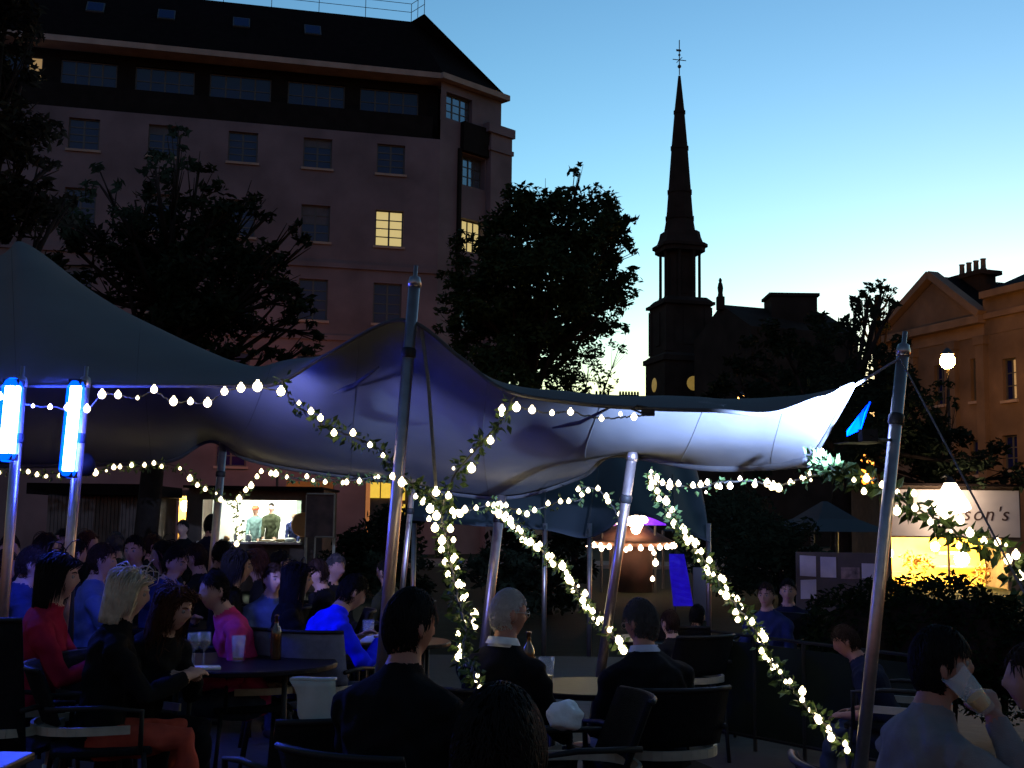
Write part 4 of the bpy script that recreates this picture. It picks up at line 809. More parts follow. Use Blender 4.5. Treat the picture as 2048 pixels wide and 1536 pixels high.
# hedge
hg = empty('hedge', (X(1850, 9.5), 9.5, 0), 'rounded clipped hedge in front of the glowing kiosk window', 'hedge'); rng = random.Random(8)
mb = MB()
for (x, y, r, n) in ((1690, 1255, 85, 1500), (1760, 1238, 85, 1500), (1830, 1243, 95, 1700), (1900, 1240, 95, 1700), (1965, 1265, 85, 1500), (2035, 1280, 90, 1500), (1690, 1310, 90, 1200), (1800, 1310, 100, 1300), (1900, 1320, 100, 1300), (2000, 1350, 100, 1200)):
    leaf_quads(mb, P(x, y, 9.5), r * 9.5 / F, n, .03, rng, .75)
mb.build('foliage', M_hedge, hg)
mb = MB()
for x in (1700, 1800, 1900, 2000): q = P(x, 1300, 9.5); mb.tube([(q.x, 9.5, 0), (q.x + .05, 9.5, q.z)], .03, 6)
for (x, y, r) in ((1720, 1280, 75), (1830, 1275, 85), (1930, 1285, 85), (2020, 1320, 75)): mb.ell(P(x, y, 9.5), r * 9.5 / F, .3, r * 9.5 / F, 14, 10)
mb.build('branches', M_bark, hg, True)
# crowd barrier
ba = empty('crowd_barrier', (X(1620, 8.5), 8.5, 0), 'low dark mesh barrier with thin metal rail before the hedge', 'fence')
a, b = P(1418, 1262, 9.2), P(1830, 1312, 7.8); mb = MB(); mb.tube([a, b], .012, 6); mb.tube([V((a.x, a.y, .1)), V((b.x, b.y, .1))], .012, 6); mb.build('rail', M_black, ba)
for k in range(5):
    q = lerp(a, b, k / 4); mb = MB(); mb.tube([(q.x, q.y, 0), q], .014, 6); mb.build('post', M_black, ba)
for k in range(4):
    p0, p1 = lerp(a, b, k / 4 + .005), lerp(a, b, (k + 1) / 4 - .005); mb = MB(); up = V((0, 0, 1)); nn = (p1 - p0).normalized()
    mb.obox((p0 + p1) / 2 * 1 + V((0, .012, -(p0.z) / 2 + .02)), (p1 - p0) / 2, V((-nn.y, nn.x, 0)) * .004, V((0, 0, (p0.z - .14) / 2))); mb.build('panel', mat('barrier_cloth', (.010, .014, .011), .9, .3, 4, spec=.05), ba)

# ------------------------------------------------------------------ furniture
def chair_proto(kind):
    t = link('cafe_chair' if kind != 'sling' else 'sling_chair', None); body = M_wicker if kind != 'sling' else M_litsling
    w = .24; hb = .84 if kind == 'low' else (1.08 if kind == 'high' else .9); zb = .46 if kind == 'high' else .58
    mb = MB(); n = 8; vs = []
    for j in range(7):
        z = lerp(zb, hb, j / 6)
        for i in range(n + 1):
            a = lerp(-1, 1, i / n); vs.append((w * a, -.22 - .07 * (1 - a * a) * .9 - .10 * (j / 6) + .01, z))
    fq = [(j * (n + 1) + i, j * (n + 1) + i + 1, (j + 1) * (n + 1) + i + 1, (j + 1) * (n + 1) + i) for j in range(6) for i in range(n)]
    mb.add(vs, fq); o = mb.build('backrest', body, t, True, local=True); s_ = o.modifiers.new('s', 'SOLIDIFY'); s_.thickness = .022
    mb = MB(); mb.tube([vs[6 * (n + 1) + i] for i in range(n + 1)], .012, 6); mb.build('top_rail', M_black, t, True, local=True)
    mb = MB(); mb.obox((0, 0, .445), (w, 0, 0), (0, .23, 0), (0, 0, .018)); o = mb.build('seat', body, t, local=True); b_ = o.modifiers.new('b', 'BEVEL'); b_.width = .012; b_.segments = 2
    mb = MB(); pts = [(-w - .01, .12, .552), (-w - .012, -.12, .552), (-w * .7, -.27, .552), (0, -.315, .552), (w * .7, -.27, .552), (w + .012, -.12, .552), (w + .01, .12, .552)]
    fine = [crom([V(p) for p in pts], min(q / 4, 5.999)) for q in range(25)]
    for a, b in zip(fine[:-1], fine[1:]):
        d = b - a; mb.obox((a + b) / 2, d * .505, V((-d.y, d.x, 0)).normalized() * .008, V((0, 0, .02)))
    mb.build('hoop_rail', M_alu, t, local=True)
    for x in (-1, 1):
        for y, dy in ((.19, .03), (-.2, -.06)):
            mb = MB(); mb.tube([(x * (w - .01), y + dy, 0), (x * (w - .01), y, .44)], .013, 8); mb.build('leg', M_black, t, True, local=True)
        mb = MB(); mb.tube([(x * (w + .02), .17, .44), (x * (w + .03), .17, .64), (x * (w + .02), 0, .66), (x * w, -.27, .66)], .013, 8); mb.build('armrest', M_black, t, True, local=True)
    return t
PROTO = {k: chair_proto(k) for k in ('low', 'high', 'sling')}
USED = set()
def chair(x, y, yaw, label, kind='low', group='chairs round the garden tables'):
    o = PROTO[kind] if kind not in USED else copytree(PROTO[kind]); USED.add(kind)
    o.location = (x, y, 0); o.rotation_euler = (0, 0, R(yaw)); tag(o, label, 'chair', group); return o
def table(cx, cy, r, label, sq=None, z=.74, rz=0):
    t = empty('garden_table', (cx, cy, 0), label, 'table', 'garden tables', rz)
    mb = MB()
    if sq: mb.obox((0, 0, z - .015), (sq[0], 0, 0), (0, sq[1], 0), (0, 0, .015))
    else: mb.lathe((0, 0, 0), [(r - .01, z - .03), (r, z - .025), (r, z - .006), (r - .006, z)], 36)
    o = mb.build('tabletop', M_table, t, local=True)
    if sq: b_ = o.modifiers.new('b', 'BEVEL'); b_.width = .008; b_.segments = 2
    q = (sq[0] * .85, sq[1] * .8) if sq else (r * .55, r * .55)
    for sx_ in (-1, 1):
        for sy_ in (-1, 1):
            mb = MB(); mb.tube([(sx_ * q[0], sy_ * q[1], 0), (sx_ * q[0], sy_ * q[1], z - .03)], .016, 8); mb.build('leg', M_black, t, True, local=True)
    return t
def glass(loc, label, kind='pint', fill=.5, tilt=None, liquid=None):
    g_ = link('pint_glass' if kind == 'pint' else 'wine_glass', None, None, loc); tag(g_, label, 'glass', 'drinking glasses')
    mb = MB()
    if kind == 'pint':
        h = .15; ri = lambda z: .029 + .012 * z / h
        mb.lathe((0, 0, 0), [(.001, .0), (.030, 0), (.042, h), (.0395, h), (ri(.012) - .002, .012), (.001, .012)], 18, cap=False); mb.build('glass_wall', M_clear, g_, True, local=True)
        mb = MB(); zt = .014 + (h - .02) * fill; mb.lathe((0, 0, 0), [(.026, .0135), (ri(zt) - .003, zt)], 18); mb.build('drink', liquid or M_beer, g_, local=True)
    else:
        mb.lathe((0, 0, 0), [(.034, 0), (.034, .003), (.004, .008), (.004, .09), (.02, .1), (.038, .13), (.036, .19), (.034, .19), (.036, .132), (.018, .104), (.001, .102)], 18, cap=False); mb.build('glass_wall', M_clear, g_, True, local=True)
        mb = MB(); mb.lathe((0, 0, 0), [(.014, .104), (.034, .13), (.034, .145)], 18); mb.build('drink', liquid or mat('wine', (.08, .01, .015), .1, 0), g_, local=True)
    if tilt: g_.rotation_euler = tilt
    return g_

# ------------------------------------------------------------------ people
M_skin = mat('skin', (.36, .21, .16), .6, .12, 14, .1, bscale=120, spec=.25)
M_skin2 = mat('skin_ruddy', (.28, .13, .09), .6, .12, 14, .1, bscale=120, spec=.25)
M_lips = mat('lips', (.34, .13, .12), .5, 0)
M_shoe = mat('shoe', (.02, .018, .017), .5, .1, 10)
M_eye = mat('eye', (.22, .2, .2), .6, 0, spec=.15); M_iris = mat('iris', (.02, .013, .01), .5, 0, spec=.2)
HAIR = {'dark': mat('hair_dark', (.005, .004, .0035), .7, .3, 30, spec=.12), 'brown': mat('hair_brown', (.022, .011, .007), .7, .3, 30, spec=.12), 'auburn': mat('hair_auburn', (.045, .016, .008), .7, .3, 30, spec=.12), 'blond': mat('hair_blond', (.42, .35, .25), .6, .25, 30, spec=.2), 'grey': mat('hair_grey', (.055, .052, .05), .7, .25, 30, spec=.12), 'white': mat('hair_white', (.34, .32, .30), .7, .15, 30, spec=.12)}
def cloth(name, c): return mat('cloth_' + name, c, .95, .25, 9, .25, bscale=240, spec=.08)
def head_surface(dx, dy, dz):
    x, y, z = .075 * dx, .094 * dy, .120 * dz
    if dz < 0:
        t = -dz; x *= 1 - .30 * t ** 1.4
        y *= (1 - .06 * t) if dy > 0 else (1 - .38 * t)
    if dy > 0:
        y *= .96; e = math.exp
        y += .024 * e(-((dx / .15) ** 2 + ((dz + .16) / .17) ** 2)) + .010 * e(-((dx / .10) ** 2 + ((dz - .05) / .2) ** 2))
        y += .006 * e(-((abs(dx) - .3) / .25) ** 2 - ((dz - .22) / .09) ** 2)
        y -= .012 * e(-(((abs(dx) - .36) / .17) ** 2 + ((dz - .05) / .10) ** 2))
        y += .007 * e(-((dx / .24) ** 2 + ((dz + .50) / .09) ** 2)) + .012 * e(-((dx / .32) ** 2 + ((dz + .88) / .16) ** 2))
    return V((x, y, z))
def ik(s, h, l1, l2, hint):
    d = h - s; L = min(d.length, (l1 + l2) * .995); d = d.normalized(); h = s + d * L
    a = (l1 * l1 - l2 * l2 + L * L) / (2 * L); hh = sqrt(max(0, l1 * l1 - a * a)); n = hint - d * hint.dot(d); n = n.normalized() if n.length > 1e-4 else V((0, 0, -1))
    return s + d * a + n * hh, h
def hand(mb, segs, wrist, d, palm, side, curl):
    """palm plus four unequal bent fingers and a thumb off the side of the palm"""
    d = d.normalized(); palm = (palm - d * palm.dot(d)).normalized(); lat = d.cross(palm) * side
    pc = wrist + d * .048
    mb.ell(pc, .041, .05, .017, 10, 8, Matrix((lat, d, palm)).transposed()); segs.append((wrist, wrist + d * .1, .035, .03, 'skin'))
    for k, (off, L) in enumerate(((.030, .070), (.010, .078), (-.010, .073), (-.029, .058))):
        b = wrist + d * .088 + lat * off; c1 = curl * .7; pts = [b - d * .02, b]; ang = 0
        for f in (.45, .32, .23):
            ang += c1; pts.append(pts[-1] + (d * cos(ang) + palm * sin(ang)) * L * f)
        mb.limb(pts, [.0095, .0095, .009, .0085, .0078], 7); segs.append((pts[0], pts[-1], .01, .008, 'skin'))
    b = wrist + d * .03 + lat * .034; t1 = b + (d * .55 + lat * .7 + palm * .35) * .035; t2 = t1 + (d * .8 + lat * .15 + palm * (.3 + curl * .4)) * .032
    mb.limb([b - lat * .012, b, t1, t2], [.013, .0125, .0105, .009], 7); segs.append((b, t2, .012, .009, 'skin'))
def hair_mesh(style, rng, n, scale=1.0):
    mb = MB(); E = lambda p, k: (p.x / (.075 * k)) ** 2 + (p.y / (.094 * k)) ** 2 + (p.z / (.12 * k)) ** 2
    def isscalp(dx, dy, dz):
        if style == 'balding': return dz < .78 and dz > -.35 and dy < .35 and not (abs(dx) > .8 and dz < -.05)
        if dy > .30: return dz > .52 - .1 * (abs(dx) > .5) 
        if dy > -.1: return dz > .12 if abs(dx) > .6 else dz > .0
        return dz > -.62
    # scalp cap
    nu, nv = 28, 20; vs = []; ok = []
    k = 1.05 if style in ('short', 'balding', 'crop') else 1.10
    for j in range(nv + 1):
        t = pi * j / nv
        for i in range(nu):
            q = 2 * pi * i / nu; dx, dy, dz = sin(t) * cos(q), sin(t) * sin(q), cos(t); p = head_surface(dx, dy, dz)
            vs.append(V((p.x * k, min(p.y * k, .098), p.z * k)) * 1.0); ok.append(isscalp(dx, dy, dz))
    fs = []
    for j in range(nv):
        for i in range(nu):
            f = (j * nu + i, (j + 1) * nu + i, (j + 1) * nu + (i + 1) % nu, j * nu + (i + 1) % nu)
            if sum(ok[q] for q in f) >= 3: fs.append(f)
    mb.add(vs, fs)
    L = {'short': .055, 'crop': .025, 'balding': .03, 'bob': .19, 'long': .34, 'curly': .26, 'tousled': .06, 'updo': .1}[style]; KM = {'short': 1.13, 'crop': 1.07, 'balding': 1.065, 'tousled': 1.22, 'updo': 1.14}.get(style)
    for _ in range(n):
        for _t in range(20):
            d = V((rng.gauss(0, 1), rng.gauss(0, 1), rng.gauss(0, 1))).normalized()
            if isscalp(d.x, d.y, d.z): break
        p = head_surface(*d) * 1.02; nrm = V((d.x / .075, d.y / .094, d.z / .12)).normalized()
        side = V((d.x * 1.2, -.5 if d.y < .5 else .1, -.35)); dirv = (nrm * (.45 if style == 'tousled' else .12 if KM else .35) + side * .6 + V((rng.gauss(0, .25), rng.gauss(0, .25), rng.gauss(0, .2)))).normalized()
        pts = [p]; m = 5; ll = L * rng.uniform(.7, 1.15) / m; kk = 1.09 + rng.uniform(-.02, .06)
        for s_ in range(m):
            gv = V((0, -.12, -1)) * (.6 if style in ('bob', 'long', 'curly') else (.25 if style in ('short', 'updo') else .05))
            if style == 'curly': gv += V((rng.gauss(0, .6), rng.gauss(0, .6), rng.gauss(0, .3)))
            dirv = (dirv + gv).normalized(); q = pts[-1] + dirv * ll
            if E(q, kk) < 1 and q.z > -.10:
                f = 1 / sqrt(max(E(q, kk), .01)); q = V((q.x * f, q.y * f, q.z * f))
            if KM:
                e_ = E(q, KM)
                if e_ > 1: q = q * (1 / sqrt(e_))
                dirv = (q - pts[-1]).normalized() if (q - pts[-1]).length > 1e-5 else dirv
            if style in ('bob', 'long', 'curly'):
                e_ = sqrt((q.x / (.108 if style != 'curly' else .125)) ** 2 + (q.y / .128) ** 2)
                if e_ > 1: q.x /= e_; q.y /= e_
                if style == 'bob' and q.z < -.15: q.z = -.15 - rng.random() * .015; q.x *= .95
            if style in ('bob', 'long', 'curly') and q.y > .03 and q.z < .07: q.y = lerp(q.y, .03, .6)
            pts.append(q)
        r = rng.uniform(.0022, .0042) * (1.0 if L > .1 else .7)
        mb.tube(pts, [r, r * 1.1, r, r * .9, r * .7, r * .25], 3, caps=False)
    if style == 'updo': mb.ell((0, -.115, .02), .045, .04, .045)
    return mb
PEOPLE = []
def person(label, px, py, d, yaw, top, legs, hair, style='short', lean=8, seated=True, hy=0, hp=0, hands=None, voxel=.010, bulk=1.0, skin=None, face=False, chairkind='low', chairlabel=None, short_sleeve=False, nh=260, floor=0, neck_open=True, group='people in the beer garden', hgt=None):
    rng = random.Random(hash((px, py)) & 0xffff if False else px * 31 + py)
    tp = P(px, py, d); seatz = .47 if seated else .93; H0 = seatz + .885
    lean_ = R(lean); sc = (tp.z - floor) / (seatz + .885 * cos(lean_ * .9))
    sc = max(.72, min(1.12, sc)) if hgt is None else hgt
    if seated and sc < .9: pass
    mb = MB(); segs = []
    def sp(h, y=0, x=0):   # point along the leaning spine
        return V((x, sin(lean_) * h + y * cos(lean_), seatz + cos(lean_) * h - y * sin(lean_)))
    rings = [(-.06, .15, .11, 0), (0, .175, .125, -.005), (.1, .165, .12, 0), (.22, .148, .108, .005), (.34, .165, .115, .0), (.45, .185, .118, -.005), (.52, .18, .10, -.01), (.57, .135, .082, -.01), (.605, .072, .066, 0), (.66, .056, .058, .012), (.73, .052, .056, .025)]
    n = 16; vs = []
    for h, rx, ry, yo in rings:
        b = bulk if h < .55 else 1
        for k in range(n):
            q = 2 * pi * k / n; vs.append(sp(h, ry * b * sin(q) + yo, rx * b * cos(q)))
    mb.add(vs, [(i * n + k, i * n + (k + 1) % n, (i + 1) * n + (k + 1) % n, (i + 1) * n + k) for i in range(len(rings) - 1) for k in range(n)] + [tuple(reversed(range(n))), tuple(range((len(rings) - 1) * n, len(rings) * n))])
    segs += [(sp(.0), sp(.3), .15, .13, 'top'), (sp(.3), sp(.5), .13, .13, 'top'), (sp(.48, 0, -.13), sp(.48, 0, .13), .09, .09, 'top'), (sp(.5), sp(.585), .12, .075, 'top'), (sp(.63), sp(.75, .02), .055, .055, 'skin')]
    # head
    hc = sp(.765, .03); Rh = Matrix.Rotation(R(hy), 3, 'Z') @ Matrix.Rotation(R(hp) - lean_ * .3, 3, 'X'); nu, nv = 36, 28; vs = []
    for j in range(nv + 1):
        t = pi * j / nv
        for i in range(nu):
            q = 2 * pi * i / nu; vs.append(hc + Rh @ head_surface(sin(max(t, .03) if j < nv else pi - .03) * cos(q), sin(max(t, .03) if j < nv else pi - .03) * sin(q), cos(t)))
    mb.add(vs, [(j * nu + i, (j + 1) * nu + i, (j + 1) * nu + (i + 1) % nu, j * nu + (i + 1) % nu) for j in range(nv) for i in range(nu)] + [tuple(range(nu)), tuple(reversed(range(nv * nu, nv * nu + nu)))])
    for s_ in (-1, 1): mb.ell(hc + Rh @ V((s_ * .077, -.008, -.008)), .012, .020, .032, 10, 8, Rh @ Matrix.Rotation(s_ * .3, 3, 'Z'))
    segs.append((hc + Rh @ V((0, 0, -.07)), hc + Rh @ V((0, 0, .06)), .085, .085, 'head'))
    # legs
    for s_ in (-1, 1):
        hip = V((s_ * .09, .02 if seated else 0, seatz + .01))
        if seated: knee = V((s_ * (.13 + rng.uniform(0, .05)), .43, .50)); ank = V((s_ * .14, .43 + rng.uniform(-.12, .1), .085))
        else: knee = V((s_ * .1, .03, .50)); ank = V((s_ * .11, -.02 + s_ * .04, .085))
        mb.limb([hip, lerp(hip, knee, .5), knee, lerp(knee, ank, .35), ank], [.088, .078, .060, .060, .046], 12); segs.append((hip, knee, .085, .06, 'legs')); segs.append((knee, ank, .06, .05, 'legs'))
        toe = ank + V((s_ * .03, .17, -.05)); mb.limb([ank + V((0, -.05, -.045)), ank + V((0, .03, -.04)), toe], [.042, .044, .034], 10); segs.append((ank + V((0, -.05, -.05)), toe, .045, .035, 'shoe'))
    # arms
    Rz = Matrix.Rotation(R(yaw), 3, 'Z'); hp_ = Rz @ V((hc.x, hc.y, 0)) * sc; loc_ = V((tp.x - hp_.x, tp.y - hp_.y, floor))
    hd = hands or (((-.16, .36, .62), .4), ((.16, .36, .62), .4))
    for s_, (tg_, curl) in zip((-1, 1), hd):
        sh = sp(.49, -.01, s_ * .185 * (.5 + .5 * bulk)); tgt = V(tg_) if len(tg_) == 3 else (Rz.inverted() @ (P(*tg_[:3]) - loc_)) / sc; el, wr = ik(sh, tgt, .285, .25, V((s_ * .55, -.5, -.7)))
        mb.limb([sp(.505, 0, s_ * .13), sh, lerp(sh, el, .45), el, lerp(el, wr, .3), wr], [.062, .064, .052, .046, .045, .033] if not short_sleeve else [.062, .062, .054, .04, .042, .027], 12)
        if short_sleeve: segs.append((sh, lerp(sh, el, .7), .06, .05, 'top')); segs.append((lerp(sh, el, .8), wr, .042, .03, 'skin'))
        else: segs.append((sh, el, .06, .045, 'top')); segs.append((el, wr, .045, .034, 'top'))
        fd_ = (wr - el).normalized(); hand(mb, segs, wr, (fd_ + V((-s_ * .15, .2, .05))).normalized(), V((-s_ * .5, .1, -.8)) if curl < .9 else V((-s_ * 1, .1, 0)), s_, curl)
    tmp = mb.mesh('tmp', M_skin); to_ = bpy.data.objects.new('tmp', tmp); COL.objects.link(to_)
    rm = to_.modifiers.new('r', 'REMESH'); rm.mode = 'VOXEL'; rm.voxel_size = voxel; rm.use_smooth_shade = True
    sm_ = to_.modifiers.new('s', 'SMOOTH'); sm_.factor = .5; sm_.iterations = 3 if voxel < .012 else 1
    dg = bpy.context.evaluated_depsgraph_get(); me = bpy.data.meshes.new_from_object(to_.evaluated_get(dg)); bpy.data.objects.remove(to_); bpy.data.meshes.remove(tmp)
    me.name = 'person'; N = len(me.vertices); co = np.empty(N * 3, np.float32); me.vertices.foreach_get('co', co); co = co.reshape(-1, 3)
    A_ = np.array([s[0][:] for s in segs]); B_ = np.array([s[1][:] for s in segs]); ra = np.array([s[2] for s in segs]); rb = np.array([s[3] for s in segs]); tags = [s[4] for s in segs]
    best = np.full(N, 1e9); bi = np.zeros(N, int)
    for k in range(len(segs)):
        ab = B_[k] - A_[k]; t = np.clip(((co - A_[k]) @ ab) / max(1e-9, ab @ ab), 0, 1); dist = np.linalg.norm(co - (A_[k] + t[:, None] * ab), axis=1) - (ra[k] * (1 - t) + rb[k] * t)
        w = dist < best; best[w] = dist[w]; bi[w] = k
    code = {'top': 1, 'legs': 2, 'skin': 0, 'head': 0, 'shoe': 3}; vt = np.array([code[t] for t in tags])[bi]
    # gentle cloth folds
    nrm = np.empty(N * 3, np.float32); me.vertices.foreach_get('normal', nrm); nrm = nrm.reshape(-1, 3)
    ph = rng.uniform(0, 6); fold = .0045 * np.sin(co[:, 2] * 46 + co[:, 0] * 23 + 2.2 * np.sin(co[:, 0] * 17 + co[:, 1] * 21 + ph)) + .004 * np.sin(co[:, 0] * 37 - co[:, 2] * 29 + 1.7 * np.sin(co[:, 2] * 19 + ph))
    fold = (fold + .006) * ((vt == 1) | (vt == 2)); co2 = co + nrm * fold[:, None]; me.vertices.foreach_set('co', co2.astype(np.float32).ravel())
    F_ = len(me.polygons); cen = np.empty(F_ * 3, np.float32); me.polygons.foreach_get('center', cen); cen = cen.reshape(-1, 3)
    vi = np.empty(F_, np.int32); ls = np.empty(F_, np.int32); me.polygons.foreach_get('loop_start', ls); lv = np.empty(len(me.loops), np.int32); me.loops.foreach_get('vertex_index', lv); fm = vt[lv[ls]].astype(np.int32)
    hl = (cen - np.array(hc[:])) @ np.array(Rh)      # into head space
    lips = (fm == 0) & (np.abs(hl[:, 0]) < .024) & (np.abs(hl[:, 2] + .061) < .009) & (hl[:, 1] > .06); fm[lips] = 4
    me.materials.clear()
    for m in (skin or M_skin, top, legs, M_shoe, M_lips): me.materials.append(m)
    me.polygons.foreach_set('material_index', fm); me.update()
    # place: head top over the photo position
    Rz = Matrix.Rotation(R(yaw), 3, 'Z'); hp_ = Rz @ V((hc.x, hc.y, 0)) * sc
    o = link('person', me, None, (tp.x - hp_.x, tp.y - hp_.y, floor)); o.rotation_euler = (0, 0, R(yaw)); o.scale = (sc, sc, sc); tag(o, label, 'person', group)
    WM[o.name] = Matrix.Identity(4)
    hm = hair_mesh(style, rng, int(nh * (3.2 if style in ('bob', 'long') else 2.2))); hm.v = [tuple(hc + Rh @ V(v)) for v in hm.v]; link('hair', hm.mesh('hair', HAIR[hair], True), o)
    if face:
        for s_ in (-1, 1):
            m2 = MB(); m2.cur = 0; m2.ell(hc + Rh @ V((s_ * .029, .072, .006)), .0125, .0125, .0125, 10, 8); m2.cur = 1; m2.ell(hc + Rh @ V((s_ * .029, .0805, .006)), .0055, .005, .0055, 8, 6); link('eye', m2.mesh('eye', [M_eye, M_iris], True), o)
            m3 = MB(); m3.tube([hc + Rh @ V((s_ * .014, .092, .025)), hc + Rh @ V((s_ * .032, .088, .031)), hc + Rh @ V((s_ * .048, .074, .026))], [.003, .0038, .002], 5); link('eyebrow', m3.mesh('eyebrow', HAIR[hair], True), o)
    if seated and chairkind:
        q = Rz @ V((0, .02, 0)); chair(o.location.x + q.x, o.location.y + q.y, yaw, chairlabel or 'dark chair under the ' + ' '.join(label.split()[:11]), chairkind)
    o['hc'] = 0; del o['hc']
    return o, hc, Rh, sc
def glasses_on(o, hc, Rh):
    mb = MB()
    for s_ in (-1, 1):
        pts = [hc + Rh @ V((s_ * .03 + .021 * cos(a * pi / 5), .098 - .006 * abs(s_ * .03 + .021 * cos(a * pi / 5)) / .05, .004 + .016 * sin(a * pi / 5))) for a in range(11)]; mb.tube(pts, .0018, 5)
        mb.tube([hc + Rh @ V((s_ * .051, .092, .008)), hc + Rh @ V((s_ * .079, .06, .01)), hc + Rh @ V((s_ * .083, -.01, .012))], .002, 5)
    mb.tube([hc + Rh @ V((-.01, .1, .006)), hc + Rh @ V((.01, .1, .006))], .0018, 5); link('glasses', mb.mesh('glasses', M_alu), o)
def collar_on(o, hc, m, lean, seatz=.47):
    mb = MB(); n = 20; vs = []; c = hc + V((0, -.045, -.135)); up = V((0, sin(R(lean)), cos(R(lean))))
    for h, r in ((-.025, .078), (.0, .071), (.022, .067), (.0225, .073), (-.012, .088)):
        for k in range(n): q = 2 * pi * k / n; vs.append(c + up * (h + .01 * sin(q + pi)) + V((r * cos(q), r * .98 * sin(q), 0)))
    mb.add(vs, [(i * n + k, i * n + (k + 1) % n, (i + 1) * n + (k + 1) % n, (i + 1) * n + k) for i in range(4) for k in range(n)]); link('collar', mb.mesh('collar', m, True), o)

black = cloth('black', (.005, .005, .0055)); navy = cloth('navy', (.010, .012, .028)); red = cloth('red', (.28, .012, .035)); pink = cloth('pink', (.42, .03, .13)); blue = cloth('blue', (.01, .02, .85)); lblue = cloth('lightblue', (.07, .10, .22)); mblue = cloth('midblue', (.02, .028, .09)); grey = cloth('grey', (.15, .14, .145)); dgrey = cloth('darkgrey', (.012, .012, .013)); jeans = cloth('jeans', (.03, .04, .07)); rust = cloth('rust', (.3, .05, .03)); olive = cloth('olive', (.03, .035, .02)); white = cloth('white', (.55, .55, .53)); teal = cloth('teal', (.10, .16, .16))

# --- near guests
person('person with tousled dark hair seen from behind, head only, nearest of all', 1000, 1388, 2.25, -12, black, black, 'dark', 'tousled', 4, hy=-6, voxel=.008, nh=900, skin=M_skin2, bulk=1.1)
person('person in black jacket with short dark hair seated before the steep garland', 822, 1180, 4.3, -28, black, black, 'dark', 'short', 6, hy=-22, hp=-4, voxel=.008, nh=700, skin=M_skin2, bulk=1.18)
o, hc, Rh, s = person('white haired person in glasses and black jacket turned towards the kiosk', 1018, 1178, 5.8, -35, black, black, 'white', 'crop', 4, hy=-30, hp=-2, voxel=.008, nh=500, skin=M_skin2, bulk=1.12, face=True); glasses_on(o, hc, Rh); collar_on(o, hc, white, 4)
o, hc, Rh, s = person('grey haired person in black jacket with pale collar beside the leaning pole', 1282, 1198, 6.0, 18, black, black, 'grey', 'short', 10, hy=28, hp=-10, voxel=.008, nh=500, skin=M_skin2, bulk=1.15, face=True); collar_on(o, hc, cloth('palecollar', (.4, .42, .5)), 10); glasses_on(o, hc, Rh)
o, hc, Rh, s = person('person in grey shirt raising a pint glass to drink', 1880, 1256, 3.9, -78, grey, jeans, 'dark', 'short', 6, hy=-18, hp=6, voxel=.0075, nh=800, skin=M_skin2, bulk=1.08, face=True, hands=(((.02, .42, .60), .5), ((1990, 1438, 3.86, 0), 1.0)))
person('person in dark top at the picture edge facing the drinker', 2062, 1290, 4.1, 80, dgrey, jeans, 'brown', 'short', 8, voxel=.009, nh=300)
person('person in dark short sleeved top leaning low behind the thick pole', 1692, 1284, 7.4, 62, navy, jeans, 'brown', 'short', 26, hp=-16, hy=10, voxel=.01, short_sleeve=True, skin=M_skin2, hgt=.78)
person('person with long dark hair in bright red top, in profile', 122, 1108, 6.8, -78, red, black, 'dark', 'bob', 6, hy=-6, voxel=.009, nh=500, face=True, hands=(((-.1, .40, .78), .5), ((.1, .38, .80), .5)))
person('person with blond bobbed hair and black jacket, in profile', 262, 1138, 6.3, -68, black, rust, 'blond', 'bob', 8, hy=-12, hp=-6, voxel=.009, nh=600, face=True, hands=(((-.1, .40, .78), .5), ((.12, .42, .80), .5)))
person('person with curly auburn hair leaning over the wine glasses', 352, 1176, 6.5, -120, black, black, 'auburn', 'curly', 24, hy=10, hp=-8, voxel=.009, nh=420, face=True, hands=(((-.05, .46, .80), .6), ((.12, .48, .80), .6)), hgt=.95)
person('person in hot pink top behind the wine glasses', 428, 1172, 7.6, 110, pink, jeans, 'dark', 'short', 18, hy=20, voxel=.011, nh=250, hgt=.95)
person('person in vivid blue top bending over the table beside the middle pole', 706, 1140, 8.2, -55, blue, jeans, 'dark', 'short', 30, hy=-8, hp=-18, voxel=.009, nh=400, face=True, skin=M_skin, hands=(((-.14, .52, .80), .5), ((.16, .54, .80), .5)), chairkind='sling', chairlabel='blue lit grey fabric sling chair behind the vivid blue top', hgt=.98)
person('person in dark blue shirt at the edge under the blue lights', 66, 1092, 8.4, -60, mblue, jeans, 'brown', 'short', 10, hy=-10, hp=-8, voxel=.011, nh=220, face=True)
person('person with dark hair and dark top behind the red top', 150, 1076, 9.6, -40, navy, black, 'dark', 'short', 6, voxel=.012, nh=200)
person('person in light blue collar behind the blond bobbed hair', 205, 1088, 9.0, -65, lblue, jeans, 'brown', 'short', 4, hy=-8, voxel=.012, nh=200, face=True)
person('person facing the camera under the taller blue light', 270, 1072, 10.5, 172, olive, jeans, 'dark', 'short', 4, voxel=.012, nh=200, face=True)
person('person in blue shirt chin on hand behind the curly auburn hair', 352, 1092, 9.6, -110, mblue, jeans, 'dark', 'short', 14, hp=-6, voxel=.012, nh=200, face=True, hands=(((-.1, .34, .78), .5), ((.04, .22, 1.02), 1.0)))
person('tall person in dark coat standing in front of the food stall', 424, 1030, 13.0, -20, navy, black, 'dark', 'short', 2, seated=False, voxel=.014, nh=160)
person('person standing in silhouette before the yellow doorway', 366, 1040, 15.5, 160, black, black, 'dark', 'short', 2, seated=False, voxel=.016, nh=120)
person('person with dark hair and dark coat before the thin back pole', 478, 1100, 9.2, -80, black, jeans, 'dark', 'bob', 8, voxel=.012, nh=220, face=True)
person('person in pale blue shirt at the table beyond the curly hair', 548, 1128, 9.4, -140, lblue, jeans, 'brown', 'short', 6, voxel=.012, nh=200, face=True)
